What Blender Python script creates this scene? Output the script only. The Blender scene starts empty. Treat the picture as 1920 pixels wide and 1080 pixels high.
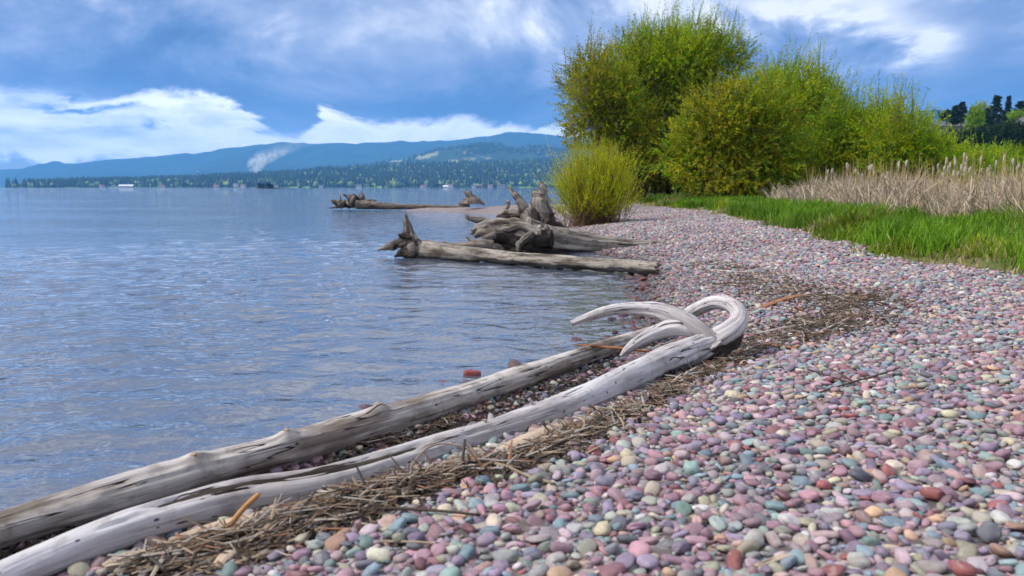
import bpy, math, random
import numpy as np
from mathutils import Vector

# ------------------------------------------------------------------ camera
sc = bpy.context.scene
F = 1493.3                       # focal length in photograph pixels (28 mm on 36 mm, 1920 wide)
HZ = 351.0                       # row of the horizon in the photograph
PITCH = math.atan((540 - HZ) / F)
CAMZ = 1.0
cam_data = bpy.data.cameras.new('camera')
cam = bpy.data.objects.new('camera', cam_data)
sc.collection.objects.link(cam)
cam.location = (0, 0, CAMZ)
cam.rotation_euler = (math.pi / 2 - PITCH, 0, 0)
cam_data.sensor_width = 36
cam_data.lens = 36 * F / 1920
cam_data.clip_start = 0.05
cam_data.clip_end = 40000
cam_data.dof.use_dof = True
cam_data.dof.focus_distance = 5.5
cam_data.dof.aperture_fstop = 4.5
sc.camera = cam

# ------------------------------------------------------------------ light
SUN_EL = math.radians(48)
SUN_AZ = math.radians(-95)       # clockwise from +Y (the view direction): from the left
sd = Vector((math.sin(SUN_AZ) * math.cos(SUN_EL), math.cos(SUN_AZ) * math.cos(SUN_EL), math.sin(SUN_EL)))
sun_data = bpy.data.lights.new('sun', 'SUN')
sun = bpy.data.objects.new('sun', sun_data)
sc.collection.objects.link(sun)
sun.rotation_euler = sd.to_track_quat('Z', 'Y').to_euler()
sun_data.energy = 4.2
sun_data.angle = math.radians(10)
sun_data.color = (1.0, 0.95, 0.88)

sc.view_settings.view_transform = 'Standard'
sc.view_settings.look = 'None'
sc.view_settings.exposure = 0.12
sc.view_settings.gamma = 1.0
sc.view_settings.use_curve_mapping = False
sc.cycles.max_bounces = 6
sc.cycles.diffuse_bounces = 2
sc.cycles.glossy_bounces = 2
sc.cycles.transmission_bounces = 4
sc.cycles.volume_bounces = 2
sc.cycles.transparent_max_bounces = 12
sc.cycles.use_denoising = True
sc.cycles.use_adaptive_sampling = True
sc.cycles.adaptive_threshold = 0.03
sc.cycles.caustics_reflective = False
sc.cycles.caustics_refractive = False


class NT:
    """small helper to write node trees"""
    def __init__(self, tree):
        self.t = tree
        tree.nodes.clear()

    def n(self, typ, **kw):
        nd = self.t.nodes.new(typ)
        for k, v in kw.items():
            if k.startswith('i_'):
                key = k[2:]
                key = int(key) if key.isdigit() else key.replace('_', ' ')
                self.put(nd.inputs[key], v)
            else:
                setattr(nd, k, v)
        return nd

    def put(self, sock, v):
        if isinstance(v, bpy.types.NodeSocket):
            self.t.links.new(v, sock)
        else:
            sock.default_value = v

    def math(self, op, a, b=None, c=None, clamp=False):
        nd = self.t.nodes.new('ShaderNodeMath')
        nd.operation = op
        nd.use_clamp = clamp
        self.put(nd.inputs[0], a)
        if b is not None:
            self.put(nd.inputs[1], b)
        if c is not None:
            self.put(nd.inputs[2], c)
        return nd.outputs[0]

    def vmath(self, op, a, b=None):
        nd = self.t.nodes.new('ShaderNodeVectorMath')
        nd.operation = op
        self.put(nd.inputs[0], a)
        if b is not None:
            self.put(nd.inputs[1], b)
        return nd.outputs[0]

    def mix(self, f, a, b, mode='MIX'):
        nd = self.t.nodes.new('ShaderNodeMix')
        nd.data_type = 'RGBA'
        nd.blend_type = mode
        self.put(nd.inputs[0], f)
        self.put(nd.inputs[6], a)
        self.put(nd.inputs[7], b)
        return nd.outputs[2]

    def noise(self, vec, scale, detail=2.0, rough=0.5, dist=0.0, col=False):
        nd = self.t.nodes.new('ShaderNodeTexNoise')
        if vec is not None:
            self.put(nd.inputs['Vector'], vec)
        nd.inputs['Scale'].default_value = scale
        nd.inputs['Detail'].default_value = detail
        nd.inputs['Roughness'].default_value = rough
        nd.inputs['Distortion'].default_value = dist
        return nd.outputs['Color' if col else 'Fac']

    def ramp(self, f, stops, interp='LINEAR'):
        nd = self.t.nodes.new('ShaderNodeValToRGB')
        cr = nd.color_ramp
        cr.interpolation = interp
        while len(cr.elements) < len(stops):
            cr.elements.new(0.5)
        for e, (p, c) in zip(cr.elements, sorted(stops, key=lambda s: s[0])):
            e.position = p
            if not isinstance(c, (tuple, list)):
                c = (c, c, c)
            e.color = (c[0], c[1], c[2], 1)
        self.put(nd.inputs[0], f)
        return nd.outputs[0]

    def rng(self, v, a, b, c=0.0, d=1.0, smooth=True):
        nd = self.t.nodes.new('ShaderNodeMapRange')
        nd.interpolation_type = 'SMOOTHSTEP' if smooth else 'LINEAR'
        nd.clamp = True
        self.put(nd.inputs[0], v)
        for i, q in enumerate((a, b, c, d)):
            self.put(nd.inputs[i + 1], q)
        return nd.outputs[0]


def c4(c):
    return (c[0], c[1], c[2], 1.0)


# ------------------------------------------------------------------ sky (world): Nishita air behind procedural cloud
world = bpy.data.worlds.new('World')
sc.world = world
world.use_nodes = True
world.cycles.sampling_method = 'MANUAL'
world.cycles.sample_map_resolution = 256
t = NT(world.node_tree)
tc = t.n('ShaderNodeTexCoord').outputs['Generated']
sep = t.n('ShaderNodeSeparateXYZ', i_0=tc)
X, Y, Z = sep.outputs
rr = t.math('SQRT', t.math('ADD', t.math('MULTIPLY', X, X), t.math('MULTIPLY', Y, Y)))
rr = t.math('MAXIMUM', rr, 0.02)
E = t.math('DIVIDE', Z, rr)                                    # tangent of the elevation
AZ = t.math('ARCTAN2', X, Y)
U = t.math('DIVIDE', X, rr)
Vv = t.math('DIVIDE', Y, rr)
Ec = t.math('MINIMUM', E, 3.0)
# cloud coordinates: round the horizon, and the height squeezed by perspective
vec = t.n('ShaderNodeCombineXYZ', i_0=U, i_1=Vv, i_2=t.math('MULTIPLY', Ec, 1.7)).outputs[0]
vecs = t.n('ShaderNodeCombineXYZ', i_0=U, i_1=Vv, i_2=t.math('MULTIPLY', Ec, 5.0)).outputs[0]
warp = t.noise(vec, 2.6, 1.0, 0.5, col=True)
sh = t.n('ShaderNodeVectorMath', operation='MULTIPLY_ADD')
t.put(sh.inputs[0], warp)
sh.inputs[1].default_value = (0.26, 0.26, 0.26)
t.put(sh.inputs[2], vec)
vecw = sh.outputs[0]
nA = t.noise(vecw, 4.2, 5.0, 0.60)
nB = t.noise(vecw, 11.0, 5.0, 0.63)
nC = t.noise(vecs, 6.5, 4.0, 0.55)

sky = t.n('ShaderNodeTexSky', sky_type='NISHITA')
sky.sun_disc = False
sky.sun_elevation = SUN_EL
sky.sun_rotation = SUN_AZ
sky.altitude = 900
sky.dust_density = 0.6
sky.ozone_density = 2.0
clear = t.mix(1.0, sky.outputs[0], (0.085, 0.085, 0.085, 1), 'MULTIPLY')


def az_of(px):
    return math.atan((px - 960) / F)


def azp(px):
    return (az_of(px) + 0.8) / 1.6


# direction as (azimuth, tangent of elevation), shaken a little by the cloud noise
jA = t.math('SUBTRACT', nA, 0.5)
jB = t.math('SUBTRACT', nB, 0.5)
AZw = t.math('MULTIPLY_ADD', jB, 0.15, AZ)
Ew = t.math('MULTIPLY_ADD', jB, 0.055, E)
AE = t.n('ShaderNodeCombineXYZ', i_0=AZw, i_1=Ew).outputs[0]


def blob(acc, px, py, sx, sy, amp):
    """add a soft patch of cloud light or shade round one direction of the sky"""
    a0, e0 = az_of(px), (HZ - py) / F
    kx, ky = F / (sx * 1.9), F / (sy * 1.9)
    ma = t.n('ShaderNodeVectorMath', operation='MULTIPLY_ADD')
    t.put(ma.inputs[0], AE)
    ma.inputs[1].default_value = (kx, ky, 0)
    ma.inputs[2].default_value = (-a0 * kx, -e0 * ky, 0)
    g = t.n('ShaderNodeTexGradient', gradient_type='QUADRATIC_SPHERE')
    t.put(g.inputs[0], ma.outputs[0])
    return t.math('MULTIPLY_ADD', g.outputs[1], amp, acc)


AZn = t.rng(AZw, -0.8, 0.8, 0, 1, smooth=False)
# body of the overcast: brightness by height and noise
ebias = t.ramp(t.math('DIVIDE', E, 0.8), [(0.0, 0.40), (0.07, 0.36), (0.12, 0.33), (0.16, 0.42), (0.20, 0.50), (0.28, 0.57), (0.38, 0.74), (0.7, 0.78), (1.0, 0.78)], 'EASE')
body = t.math('MULTIPLY_ADD', jA, 1.62, ebias)
body = t.math('MULTIPLY_ADD', jB, 1.25, body)
for b in ((1450, 50, 200, 50, 0.5), (1340, 40, 90, 40, 0.25), (1610, 70, 80, 36, 0.45), (1700, 122, 60, 42, 0.9), (560, 95, 170, 60, 0.20), (120, 70, 200, 70, -0.12), (330, 135, 160, 45, -0.14), (930, 140, 170, 40, -0.12),
          (1150, 20, 150, 50, 0.14), (720, 205, 360, 30, -0.32), (180, 165, 300, 24, -0.18),
          (1860, 150, 90, 70, -0.18), (800, 70, 200, 50, 0.10), (1720, 195, 120, 24, 0.16)):
    body = blob(body, *b)
bodyc = t.ramp(body, [(0.0, (0.105, 0.18, 0.385)), (0.22, (0.155, 0.245, 0.47)), (0.46, (0.28, 0.36, 0.59)),
                      (0.66, (0.44, 0.51, 0.71)), (0.86, (0.80, 0.84, 0.95)), (1.0, (1.1, 1.1, 1.12))])
# bright sky under the edge of the overcast
Tz = t.ramp(AZn, [(0.0, 0.105 * 5), (azp(0), 0.106 * 5), (azp(220), 0.108 * 5), (azp(400), 0.105 * 5), (azp(455), 0.092 * 5),
                  (azp(510), 0.066 * 5), (azp(575), 0.062 * 5), (azp(612), 0.100 * 5), (azp(650), 0.090 * 5), (azp(700), 0.080 * 5), (azp(850), 0.080 * 5),
                  (azp(1050), 0.076 * 5), (azp(1300), 0.070 * 5), (azp(1500), 0.055 * 5), (1.0, 0.07 * 5)])
edge = t.math('SUBTRACT', t.math('DIVIDE', Tz, 5.0), Ew)
edge = t.math('MULTIPLY_ADD', jA, 0.03, edge)
bright = t.rng(edge, -0.004, 0.010)
# its own structure: white banks, streaks, small dark scraps and clear blue near the horizon on the far left
leftness = t.rng(AZ, az_of(620), az_of(420), 0, 1)
streak = t.math('MULTIPLY_ADD', t.math('SUBTRACT', nC, 0.5), 1.9, 0.74)
streak = t.math('MULTIPLY_ADD', jB, 0.9, streak)
for b in ((250, 287, 120, 14, 0.55), (80, 295, 80, 10, 0.35), (300, 245, 40, 6, -0.5), (185, 223, 70, 7, -0.8), (190, 198, 40, 8, -0.6),
          (20, 320, 110, 16, -0.6), (130, 262, 130, 10, -0.2)):
    streak = blob(streak, *b)
lowc = t.ramp(streak, [(0.0, (0.12, 0.23, 0.52)), (0.28, (0.34, 0.50, 0.80)), (0.52, (0.95, 1.02, 1.12)), (0.78, (1.6, 1.6, 1.6)), (1.0, (1.9, 1.85, 1.8))])
whitec = t.ramp(t.math('MULTIPLY_ADD', jB, 1.6, 0.72), [(0.15, (0.8, 0.9, 1.05)), (0.5, (1.6, 1.6, 1.65)), (1.0, (2.1, 2.0, 1.95))])
lowc = t.mix(leftness, whitec, lowc)
clearmask = t.math('MULTIPLY', t.rng(t.math('SUBTRACT', 0.034, E), -0.008, 0.012), t.math('MULTIPLY', t.rng(streak, 0.75, 0.35), leftness))
lowc = t.mix(clearmask, lowc, clear)
skyc = t.mix(bright, bodyc, lowc)
# below the horizon the world only stands in for more of the same lake light
bg = t.n('ShaderNodeBackground', i_0=skyc)
bg.inputs[1].default_value = 1.0
t.t.links.new(bg.outputs[0], t.n('ShaderNodeOutputWorld').inputs[0])

# ------------------------------------------------------------------ helpers
col = sc.collection
rng = np.random.default_rng(7)


def hash3(ix, iy, iz):
    h = (ix * 374761393 + iy * 668265263 + iz * 2147483647 + 974634777) & 0xFFFFFFFF
    h = ((h ^ (h >> 13)) * 1274126177) & 0xFFFFFFFF
    h = ((h ^ (h >> 16)) * 2246822519) & 0xFFFFFFFF
    return ((h ^ (h >> 15)) & 0xFFFF) / 32767.5 - 1.0


def vnoise(p):
    p = np.asarray(p, float)
    i = np.floor(p).astype(np.int64)
    f = p - i
    f = f * f * (3 - 2 * f)
    r = 0
    for dx in (0, 1):
        for dy in (0, 1):
            for dz in (0, 1):
                w = (f[..., 0] if dx else 1 - f[..., 0]) * (f[..., 1] if dy else 1 - f[..., 1]) * (f[..., 2] if dz else 1 - f[..., 2])
                r = r + w * hash3(i[..., 0] + dx, i[..., 1] + dy, i[..., 2] + dz)
    return r


def fbm(p, o=4):
    r, a = 0, 1.0
    p = np.asarray(p, float)
    for k in range(o):
        r = r + a * vnoise(p * (2 ** k) + 17.3 * k)
        a *= 0.5
    return r


def norm(v):
    v = np.asarray(v, float)
    return v / np.maximum(np.linalg.norm(v, axis=-1, keepdims=True), 1e-9)


def mk(name, V, Fs, mat, parent=None, origin=(0, 0, 0), smooth=True, attrs=None):
    """one mesh object from numpy arrays; Fs is a list of (m,3) / (m,4) index arrays"""
    V = np.asarray(V, np.float32) - np.asarray(origin, np.float32)
    me = bpy.data.meshes.new(name)
    me.vertices.add(len(V))
    me.vertices.foreach_set('co', V.ravel())
    Fs = [np.asarray(f, np.int32) for f in Fs if len(f)]
    loops = np.concatenate([f.ravel() for f in Fs])
    tot = np.concatenate([np.full(len(f), f.shape[1], np.int32) for f in Fs])
    start = np.concatenate([[0], np.cumsum(tot)[:-1]]).astype(np.int32)
    me.loops.add(len(loops))
    me.loops.foreach_set('vertex_index', loops)
    me.polygons.add(len(tot))
    me.polygons.foreach_set('loop_start', start)
    me.polygons.foreach_set('use_smooth', np.full(len(tot), smooth, bool))
    for k, (typ, arr) in (attrs or {}).items():
        a = me.attributes.new(k, typ, 'POINT')
        arr = np.asarray(arr, np.float32)
        if typ == 'FLOAT_COLOR':
            if arr.shape[1] == 3:
                arr = np.concatenate([arr, np.ones((len(arr), 1), np.float32)], 1)
            a.data.foreach_set('color', arr.ravel())
        elif typ == 'FLOAT_VECTOR':
            a.data.foreach_set('vector', arr.ravel())
        else:
            a.data.foreach_set('value', arr.ravel())
    me.update(calc_edges=True)
    if mat:
        me.materials.append(mat)
    o = bpy.data.objects.new(name, me)
    col.objects.link(o)
    if parent is not None:
        o.parent = parent
    else:
        o.location = origin
    return o


def tag(o, label=None, cat=None, group=None, kind=None):
    if label:
        o['label'] = label
    if cat:
        o['category'] = cat
    if group:
        o['group'] = group
    if kind:
        o['kind'] = kind
    return o


def thing(name, label, cat, loc=(0, 0, 0), group=None):
    o = bpy.data.objects.new(name, None)
    o.empty_display_size = 0.1
    col.objects.link(o)
    o.location = loc
    return tag(o, label, cat, group)


RIGHT = np.array([1.0, 0, 0])
FWD = np.array([0, math.cos(PITCH), -math.sin(PITCH)])
UPV = np.array([0, math.sin(PITCH), math.cos(PITCH)])


def ray(px, py):
    return FWD + RIGHT * (px - 960) / F + UPV * (540 - py) / F


def at_z(px, py, z):
    d = ray(px, py)
    return np.array([0, 0, CAMZ]) + d * (z - CAMZ) / d[2]


def at_d(px, py, y):
    d = ray(px, py)
    return np.array([0, 0, CAMZ]) + d * y / d[1]


# ------------------------------------------------------------------ lie of the land
REAR_LOG = [(-330, 1110), (-150, 1042), (0, 992), (180, 940), (350, 892), (530, 845), (700, 796), (850, 750), (1000, 701), (1130, 656), (1210, 628)]
_c = np.array([at_z(a, b, 0.05)[:2] for a, b in REAR_LOG])
_t = np.gradient(_c, axis=0)
_t = _t / np.linalg.norm(_t, axis=1, keepdims=True)
_s = _c + np.stack([-_t[:, 1], _t[:, 0]], -1) * 0.02      # the waterline runs under the far side of the rear log
LAND = np.array([(-7, -5), (-4.2, 0)] + [tuple(q) for q in _s] + [(1.02, 5.9), (1.24, 7.1),
                 (1.62, 9.2), (1.75, 10.6), (1.35, 12.0), (1.0, 14.0), (0.9, 17.0), (0.95, 21.5), (0.7, 25.0), (-0.2, 28.5), (-1.6, 31.0), (-3.3, 33.0), (-4.8, 34.4), (-4.9, 34.9),
                 (-3.5, 35.2), (-1.5, 35.2), (0.6, 36.2), (3.0, 36.8), (5.2, 37.2), (7.6, 37.6), (9.6, 40.5), (12.5, 48.0), (17.0, 58.0), (24, 75), (40, 84), (140, 90), (140, -5)], float)


def land_d(x, y):
    """signed distance to the shoreline, positive on land"""
    x = np.asarray(x, float)
    y = np.asarray(y, float)
    best = np.full(x.shape, 1e9)
    inside = np.zeros(x.shape, bool)
    n = len(LAND)
    for i in range(n):
        ax, ay = LAND[i]
        bx, by = LAND[(i + 1) % n]
        dx, dy = bx - ax, by - ay
        tt = np.clip(((x - ax) * dx + (y - ay) * dy) / (dx * dx + dy * dy), 0, 1)
        best = np.minimum(best, (x - ax - tt * dx) ** 2 + (y - ay - tt * dy) ** 2)
        c = ((ay > y) != (by > y)) & (x < (bx - ax) * (y - ay) / (by - ay + 1e-12) + ax)
        inside ^= c
    d = np.sqrt(best)
    return np.where(inside, d, -d)


GAP = np.array([at_z(a, b, 0.06)[:2] for a, b in ((-200, 1110), (0, 1040), (150, 1000), (300, 955), (450, 905), (600, 865), (750, 825), (900, 780), (1050, 725), (1150, 690))])
EDGE_Y = np.array([-5, 1, 4, 6.2, 7.5, 9.5, 12, 15, 18, 22, 25.6, 29, 32, 36, 60])
EDGE_X = np.array([9, 6.0, 4.6, 4.05, 3.95, 4.05, 4.35, 4.55, 4.75, 5.0, 5.05, 4.7, 4.0, 3.4, 3.4])


def grass_d(x, y):
    """metres inside the grass, from its edge on the gravel"""
    e = np.interp(y, EDGE_Y, EDGE_X) + 0.07 * np.sin(np.asarray(y) * 1.3) + 0.10 * vnoise(np.stack([np.asarray(y, float) * 2.7, np.asarray(x, float) * 1.5, 0 * np.asarray(y, float)], -1))
    return np.asarray(x) - e


def H(x, y):
    d = land_d(x, y)
    x = np.asarray(x, float)
    y = np.asarray(y, float)
    dp = np.maximum(d, 0)
    up = 0.22 * (1 - np.exp(-dp / 1.7)) + 0.036 * np.minimum(dp, 7) + 0.0015 * np.maximum(dp - 7, 0)
    dn = np.maximum(-d, 0)
    down = -(0.11 * dn + 0.03 * dn * dn)
    z = np.where(d > 0, up, np.maximum(down, -4.5))
    und = 0.018 * np.sin(x * 1.7 + 0.6 * y) + 0.014 * np.sin(y * 2.3 - x * 0.9 + 2)
    z = z + und * np.clip(dp * 1.5, 0, 1)
    # hollow carved between the two logs to deepen the shade there
    tr = np.full(x.shape, 1e9)
    for q in range(len(GAP) - 1):
        ax, ay = GAP[q]
        dx, dy = GAP[q + 1] - GAP[q]
        tt = np.clip(((x - ax) * dx + (y - ay) * dy) / (dx * dx + dy * dy), 0, 1)
        tr = np.minimum(tr, (x - ax - tt * dx) ** 2 + (y - ay - tt * dy) ** 2)
    z = z - 0.055 * np.exp(-tr / 0.085 ** 2)
    return z


def on_ground(px, py, lift=0.0):
    d = ray(px, py)
    s = np.linspace(1.0, 60, 6000)
    P = np.array([0, 0, CAMZ]) + d[None, :] * s[:, None]
    below = P[:, 2] < H(P[:, 0], P[:, 1]) + lift
    k = int(np.argmax(below)) if below.any() else len(s) - 1
    return P[k]


# ------------------------------------------------------------------ materials
MATS = {}


def material(name):
    m = bpy.data.materials.new(name)
    m.use_nodes = True
    return m, NT(m.node_tree)


def finish(t, bsdf, disp=None, vol=None):
    out = t.n('ShaderNodeOutputMaterial')
    if bsdf is not None:
        t.t.links.new(bsdf, out.inputs[0])
    if vol is not None:
        t.t.links.new(vol, out.inputs[1])


def principled(t, color, rough=0.7, normal=None, spec=0.35):
    b = t.n('ShaderNodeBsdfPrincipled')
    t.put(b.inputs['Base Color'], color)
    t.put(b.inputs['Roughness'], rough)
    b.inputs['Specular IOR Level'].default_value = spec
    if normal is not None:
        t.put(b.inputs['Normal'], normal)
    return b.outputs[0]


def bump(t, h, strength=0.5, dist=0.01):
    b = t.n('ShaderNodeBump')
    b.inputs['Strength'].default_value = strength
    b.inputs['Distance'].default_value = dist
    t.put(b.inputs['Height'], h)
    return b.outputs[0]


def wood_mat(name, light, mid, dark, stain, stain_amt=0.5, crack=0.5, fine=70.0):
    m, t = material(name)
    g = t.n('ShaderNodeAttribute', attribute_name='grain').outputs['Vector']
    gs = t.vmath('MULTIPLY', g, (3.0, fine, fine))
    wob = t.noise(t.vmath('MULTIPLY', g, (5.0, 16.0, 16.0)), 1.0, 3.0, 0.5)
    n1 = t.noise(gs, 1.0, 5.0, 0.6, 0.4)
    n2 = t.noise(t.vmath('MULTIPLY', g, (2.2, 9.0, 9.0)), 1.0, 4.0, 0.6)
    n3 = t.noise(t.vmath('MULTIPLY', g, (9.0, 24.0, 24.0)), 1.0, 5.0, 0.65)
    base = t.ramp(t.math('ADD', t.math('MULTIPLY', n1, 0.6), t.math('MULTIPLY', n2, 0.4)), [(0.30, mid), (0.62, light)])
    st = t.rng(n2, 0.56, 0.38)
    base = t.mix(t.math('MULTIPLY', st, stain_amt), base, c4(stain))
    n4 = t.noise(t.vmath('MULTIPLY', g, (14.0, 14.0, 14.0)), 1.0, 5.0, 0.6)
    base = t.mix(t.math('MULTIPLY', t.rng(n4, 0.50, 0.72), 0.5), base, c4(stain))
    spots = t.rng(n3, 0.58, 0.72)
    base = t.mix(t.math('MULTIPLY', spots, 0.6), base, c4(stain))
    # checks: thin dark cracks running with the grain
    cr = t.noise(t.vmath('MULTIPLY', g, (1.3, 42.0, 42.0)), 1.0, 2.0, 0.5, 0.25)
    cr = t.math('ABSOLUTE', t.math('SUBTRACT', cr, 0.5))
    line = t.math('MULTIPLY', t.rng(cr, 0.016, 0.004), t.rng(wob, 0.46, 0.56))
    line = t.math('MULTIPLY', line, crack)
    base = t.mix(line, base, c4(dark))
    # beetle holes and pinholes
    vo = t.n('ShaderNodeTexVoronoi', i_Vector=t.vmath('MULTIPLY', g, (16.0, 34.0, 34.0)))
    vo.inputs['Scale'].default_value = 1.0
    hole = t.math('MULTIPLY', t.rng(vo.outputs['Distance'], 0.15, 0.08), t.rng(t.n('ShaderNodeSeparateColor', i_0=vo.outputs['Color']).outputs[0], 0.72, 0.76))
    base = t.mix(t.math('MULTIPLY', hole, 0.85), base, c4(dark))
    line = t.math('MAXIMUM', line, hole)
    hgt = t.math('SUBTRACT', t.math('ADD', t.math('MULTIPLY', n1, 0.5), t.math('MULTIPLY', n3, 0.45)), line)
    finish(t, principled(t, base, 0.88, bump(t, hgt, 0.85, 0.009), 0.15))
    return m


M_WOOD = wood_mat('bleached_wood', (0.56, 0.51, 0.47), (0.29, 0.25, 0.22), (0.022, 0.018, 0.016), (0.13, 0.095, 0.07), 0.75, 1.0)
M_WOOD_PALE = wood_mat('pale_bleached_wood', (0.60, 0.57, 0.57), (0.38, 0.35, 0.35), (0.03, 0.025, 0.025), (0.21, 0.175, 0.16), 0.4, 0.95)
M_WOOD_GREY = wood_mat('grey_weathered_wood', (0.37, 0.33, 0.285), (0.13, 0.108, 0.088), (0.02, 0.016, 0.014), (0.065, 0.048, 0.036), 0.75, 0.95, 45.0)
M_WOOD_FAR = wood_mat('old_stump_wood', (0.28, 0.235, 0.20), (0.14, 0.115, 0.095), (0.02, 0.017, 0.015), (0.05, 0.038, 0.03), 0.6, 0.8, 30.0)
M_WOOD_DARK = wood_mat('dark_wood', (0.085, 0.068, 0.055), (0.03, 0.024, 0.02), (0.01, 0.008, 0.007), (0.02, 0.015, 0.012), 0.7, 0.9)  # darkest wood tone; also darkens the split hollow and the root plate's cavity
M_TWIG = wood_mat('twig_wood', (0.38, 0.30, 0.22), (0.22, 0.165, 0.115), (0.04, 0.03, 0.02), (0.12, 0.085, 0.055), 0.4, 0.3)
M_TWIG_DARK = wood_mat('dark_twig_bark', (0.10, 0.075, 0.06), (0.045, 0.033, 0.027), (0.012, 0.01, 0.01), (0.03, 0.022, 0.018), 0.4, 0.3)
M_BARK_RED = wood_mat('red_bark', (0.36, 0.165, 0.085), (0.22, 0.095, 0.05), (0.03, 0.016, 0.01), (0.12, 0.055, 0.03), 0.5, 0.6)
M_STICK_ORANGE = wood_mat('orange_peeled_wood', (0.55, 0.30, 0.11), (0.40, 0.20, 0.07), (0.08, 0.04, 0.02), (0.22, 0.11, 0.045), 0.4, 0.4)
M_BOARD = wood_mat('tan_split_wood', (0.50, 0.39, 0.29), (0.33, 0.245, 0.175), (0.05, 0.035, 0.025), (0.18, 0.13, 0.09), 0.45, 0.8)


def plain(name, color, rough=0.7, var=0.25, scale=6.0, spec=0.3):
    m, t = material(name)
    n = t.noise(t.n('ShaderNodeTexCoord').outputs['Object'], scale, 4.0, 0.6)
    lo = tuple(c * (1 - var) for c in color)
    hi = tuple(min(1, c * (1 + var)) for c in color)
    finish(t, principled(t, t.ramp(n, [(0.3, lo), (0.7, hi)]), rough, bump(t, n, 0.2, 0.01), spec))
    return m


def leaf_mat(name, trans=0.35):
    m, t = material(name)
    c = t.n('ShaderNodeAttribute', attribute_name='col').outputs['Color']
    d = principled(t, c, 0.55, None, 0.25)
    tr = t.n('ShaderNodeBsdfTranslucent')
    t.put(tr.inputs[0], c)
    mx = t.n('ShaderNodeMixShader')
    mx.inputs[0].default_value = trans
    t.t.links.new(d, mx.inputs[1])
    t.t.links.new(tr.outputs[0], mx.inputs[2])
    finish(t, mx.outputs[0])
    return m


M_LEAF = leaf_mat('willow_leaf', 0.42)
M_BLADE = leaf_mat('grass_blade', 0.3)
M_STRAW = leaf_mat('dead_straw', 0.15)
M_NEEDLE = leaf_mat('conifer_needles', 0.1)
M_BARK = plain('willow_bark', (0.085, 0.062, 0.045), 0.85, 0.4, 9.0)
M_BARK_FAR = plain('conifer_bark', (0.07, 0.05, 0.04), 0.9, 0.3, 3.0)
M_STEM = plain('red_brown_stem', (0.16, 0.095, 0.045), 0.7, 0.3, 9.0)

PEB = np.array([(0.40, 0.235, 0.265), (0.33, 0.205, 0.245), (0.27, 0.215, 0.285), (0.43, 0.33, 0.35), (0.30, 0.33, 0.30), (0.215, 0.29, 0.325), (0.25, 0.335, 0.315),
                (0.52, 0.455, 0.36), (0.46, 0.41, 0.30), (0.49, 0.32, 0.215), (0.30, 0.105, 0.10), (0.24, 0.115, 0.13), (0.53, 0.50, 0.48), (0.34, 0.315, 0.31), (0.20, 0.20, 0.24),
                (0.41, 0.28, 0.26), (0.37, 0.345, 0.27), (0.145, 0.14, 0.155)])
PEBW = np.array([11, 14, 14, 9, 7, 9, 6, 4.5, 3.5, 3.5, 2.2, 5, 4.5, 8, 7, 6, 5, 3])
PEBW = PEBW / PEBW.sum()


def peb_cols(r, n, wet=False):
    c = PEB[r.choice(len(PEB), n, p=PEBW)]
    c = c * r.uniform(0.60, 1.22, (n, 1)) * r.uniform(0.94, 1.06, (n, 3))
    if wet:
        c = c * np.array([0.85, 0.55, 0.58])
    c = c * 1.04 - c.mean(1, keepdims=True) * 0.04
    return np.clip(c, 0.02, 0.75)


def pebble_mat(name, inst):
    m, t = material(name)
    if inst:
        c = t.n('ShaderNodeAttribute', attribute_type='INSTANCER', attribute_name='col').outputs['Color']
    else:
        c = t.n('ShaderNodeObjectInfo').outputs['Color']
    rnd = t.n('ShaderNodeObjectInfo').outputs['Random']
    tcx = t.n('ShaderNodeTexCoord').outputs['Object']
    p = t.vmath('ADD', tcx, t.n('ShaderNodeCombineXYZ', i_0=t.math('MULTIPLY', rnd, 37.0), i_1=t.math('MULTIPLY', rnd, 91.0), i_2=rnd).outputs[0])
    n1 = t.noise(p, 1.6, 4.0, 0.6)
    n2 = t.noise(p, 14.0, 3.0, 0.7)
    n3 = t.noise(t.vmath('MULTIPLY', p, (0.6, 0.6, 5.0)), 1.3, 2.0, 0.5, 0.6)
    f = t.math('ADD', t.math('MULTIPLY', n1, 0.55), t.math('MULTIPLY', n2, 0.45))
    c2 = t.mix(1.0, c, t.ramp(f, [(0.3, 0.60), (0.7, 1.25)]), 'MULTIPLY')
    c3 = t.mix(t.math('MULTIPLY', t.rng(n3, 0.60, 0.66), 0.22), c2, (0.55, 0.5, 0.47, 1))
    finish(t, principled(t, c3, t.rng(n1, 0.3, 0.7, 0.42, 0.72), bump(t, n2, 0.25, 0.02), 0.4))
    return m


M_PEB_I = pebble_mat('pebble_stone_mass', True)
M_PEB_O = pebble_mat('pebble_stone', False)

# gravel sheet: stands in for the pebbles only past where they can be told apart
m, t = material('gravel')
pos = t.n('ShaderNodeNewGeometry').outputs['Position']
vor = t.n('ShaderNodeTexVoronoi', i_Vector=t.vmath('MULTIPLY', pos, (1, 1, 0.2)))
vor.inputs['Scale'].default_value = 24.0
cellr = t.n('ShaderNodeSeparateColor', i_0=vor.outputs['Color']).outputs[0]
stops = []
acc = 0.0
for cc, w in zip(PEB, PEBW):
    stops.append((min(acc, 0.999), tuple(cc)))
    acc += w
cellc = t.ramp(cellr, stops, 'CONSTANT')
gap = t.rng(vor.outputs['Distance'], 0.35, 0.75)
cellc = t.mix(gap, cellc, (0.05, 0.042, 0.045, 1))
big = t.noise(pos, 0.8, 4.0, 0.6)
cellc = t.mix(t.rng(big, 0.3, 0.7, 0.1, 0.45), cellc, (0.24, 0.195, 0.17, 1))
finish(t, principled(t, cellc, 0.75, bump(t, vor.outputs['Distance'], -0.8, 0.015), 0.25))
M_GRAVEL = m

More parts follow.
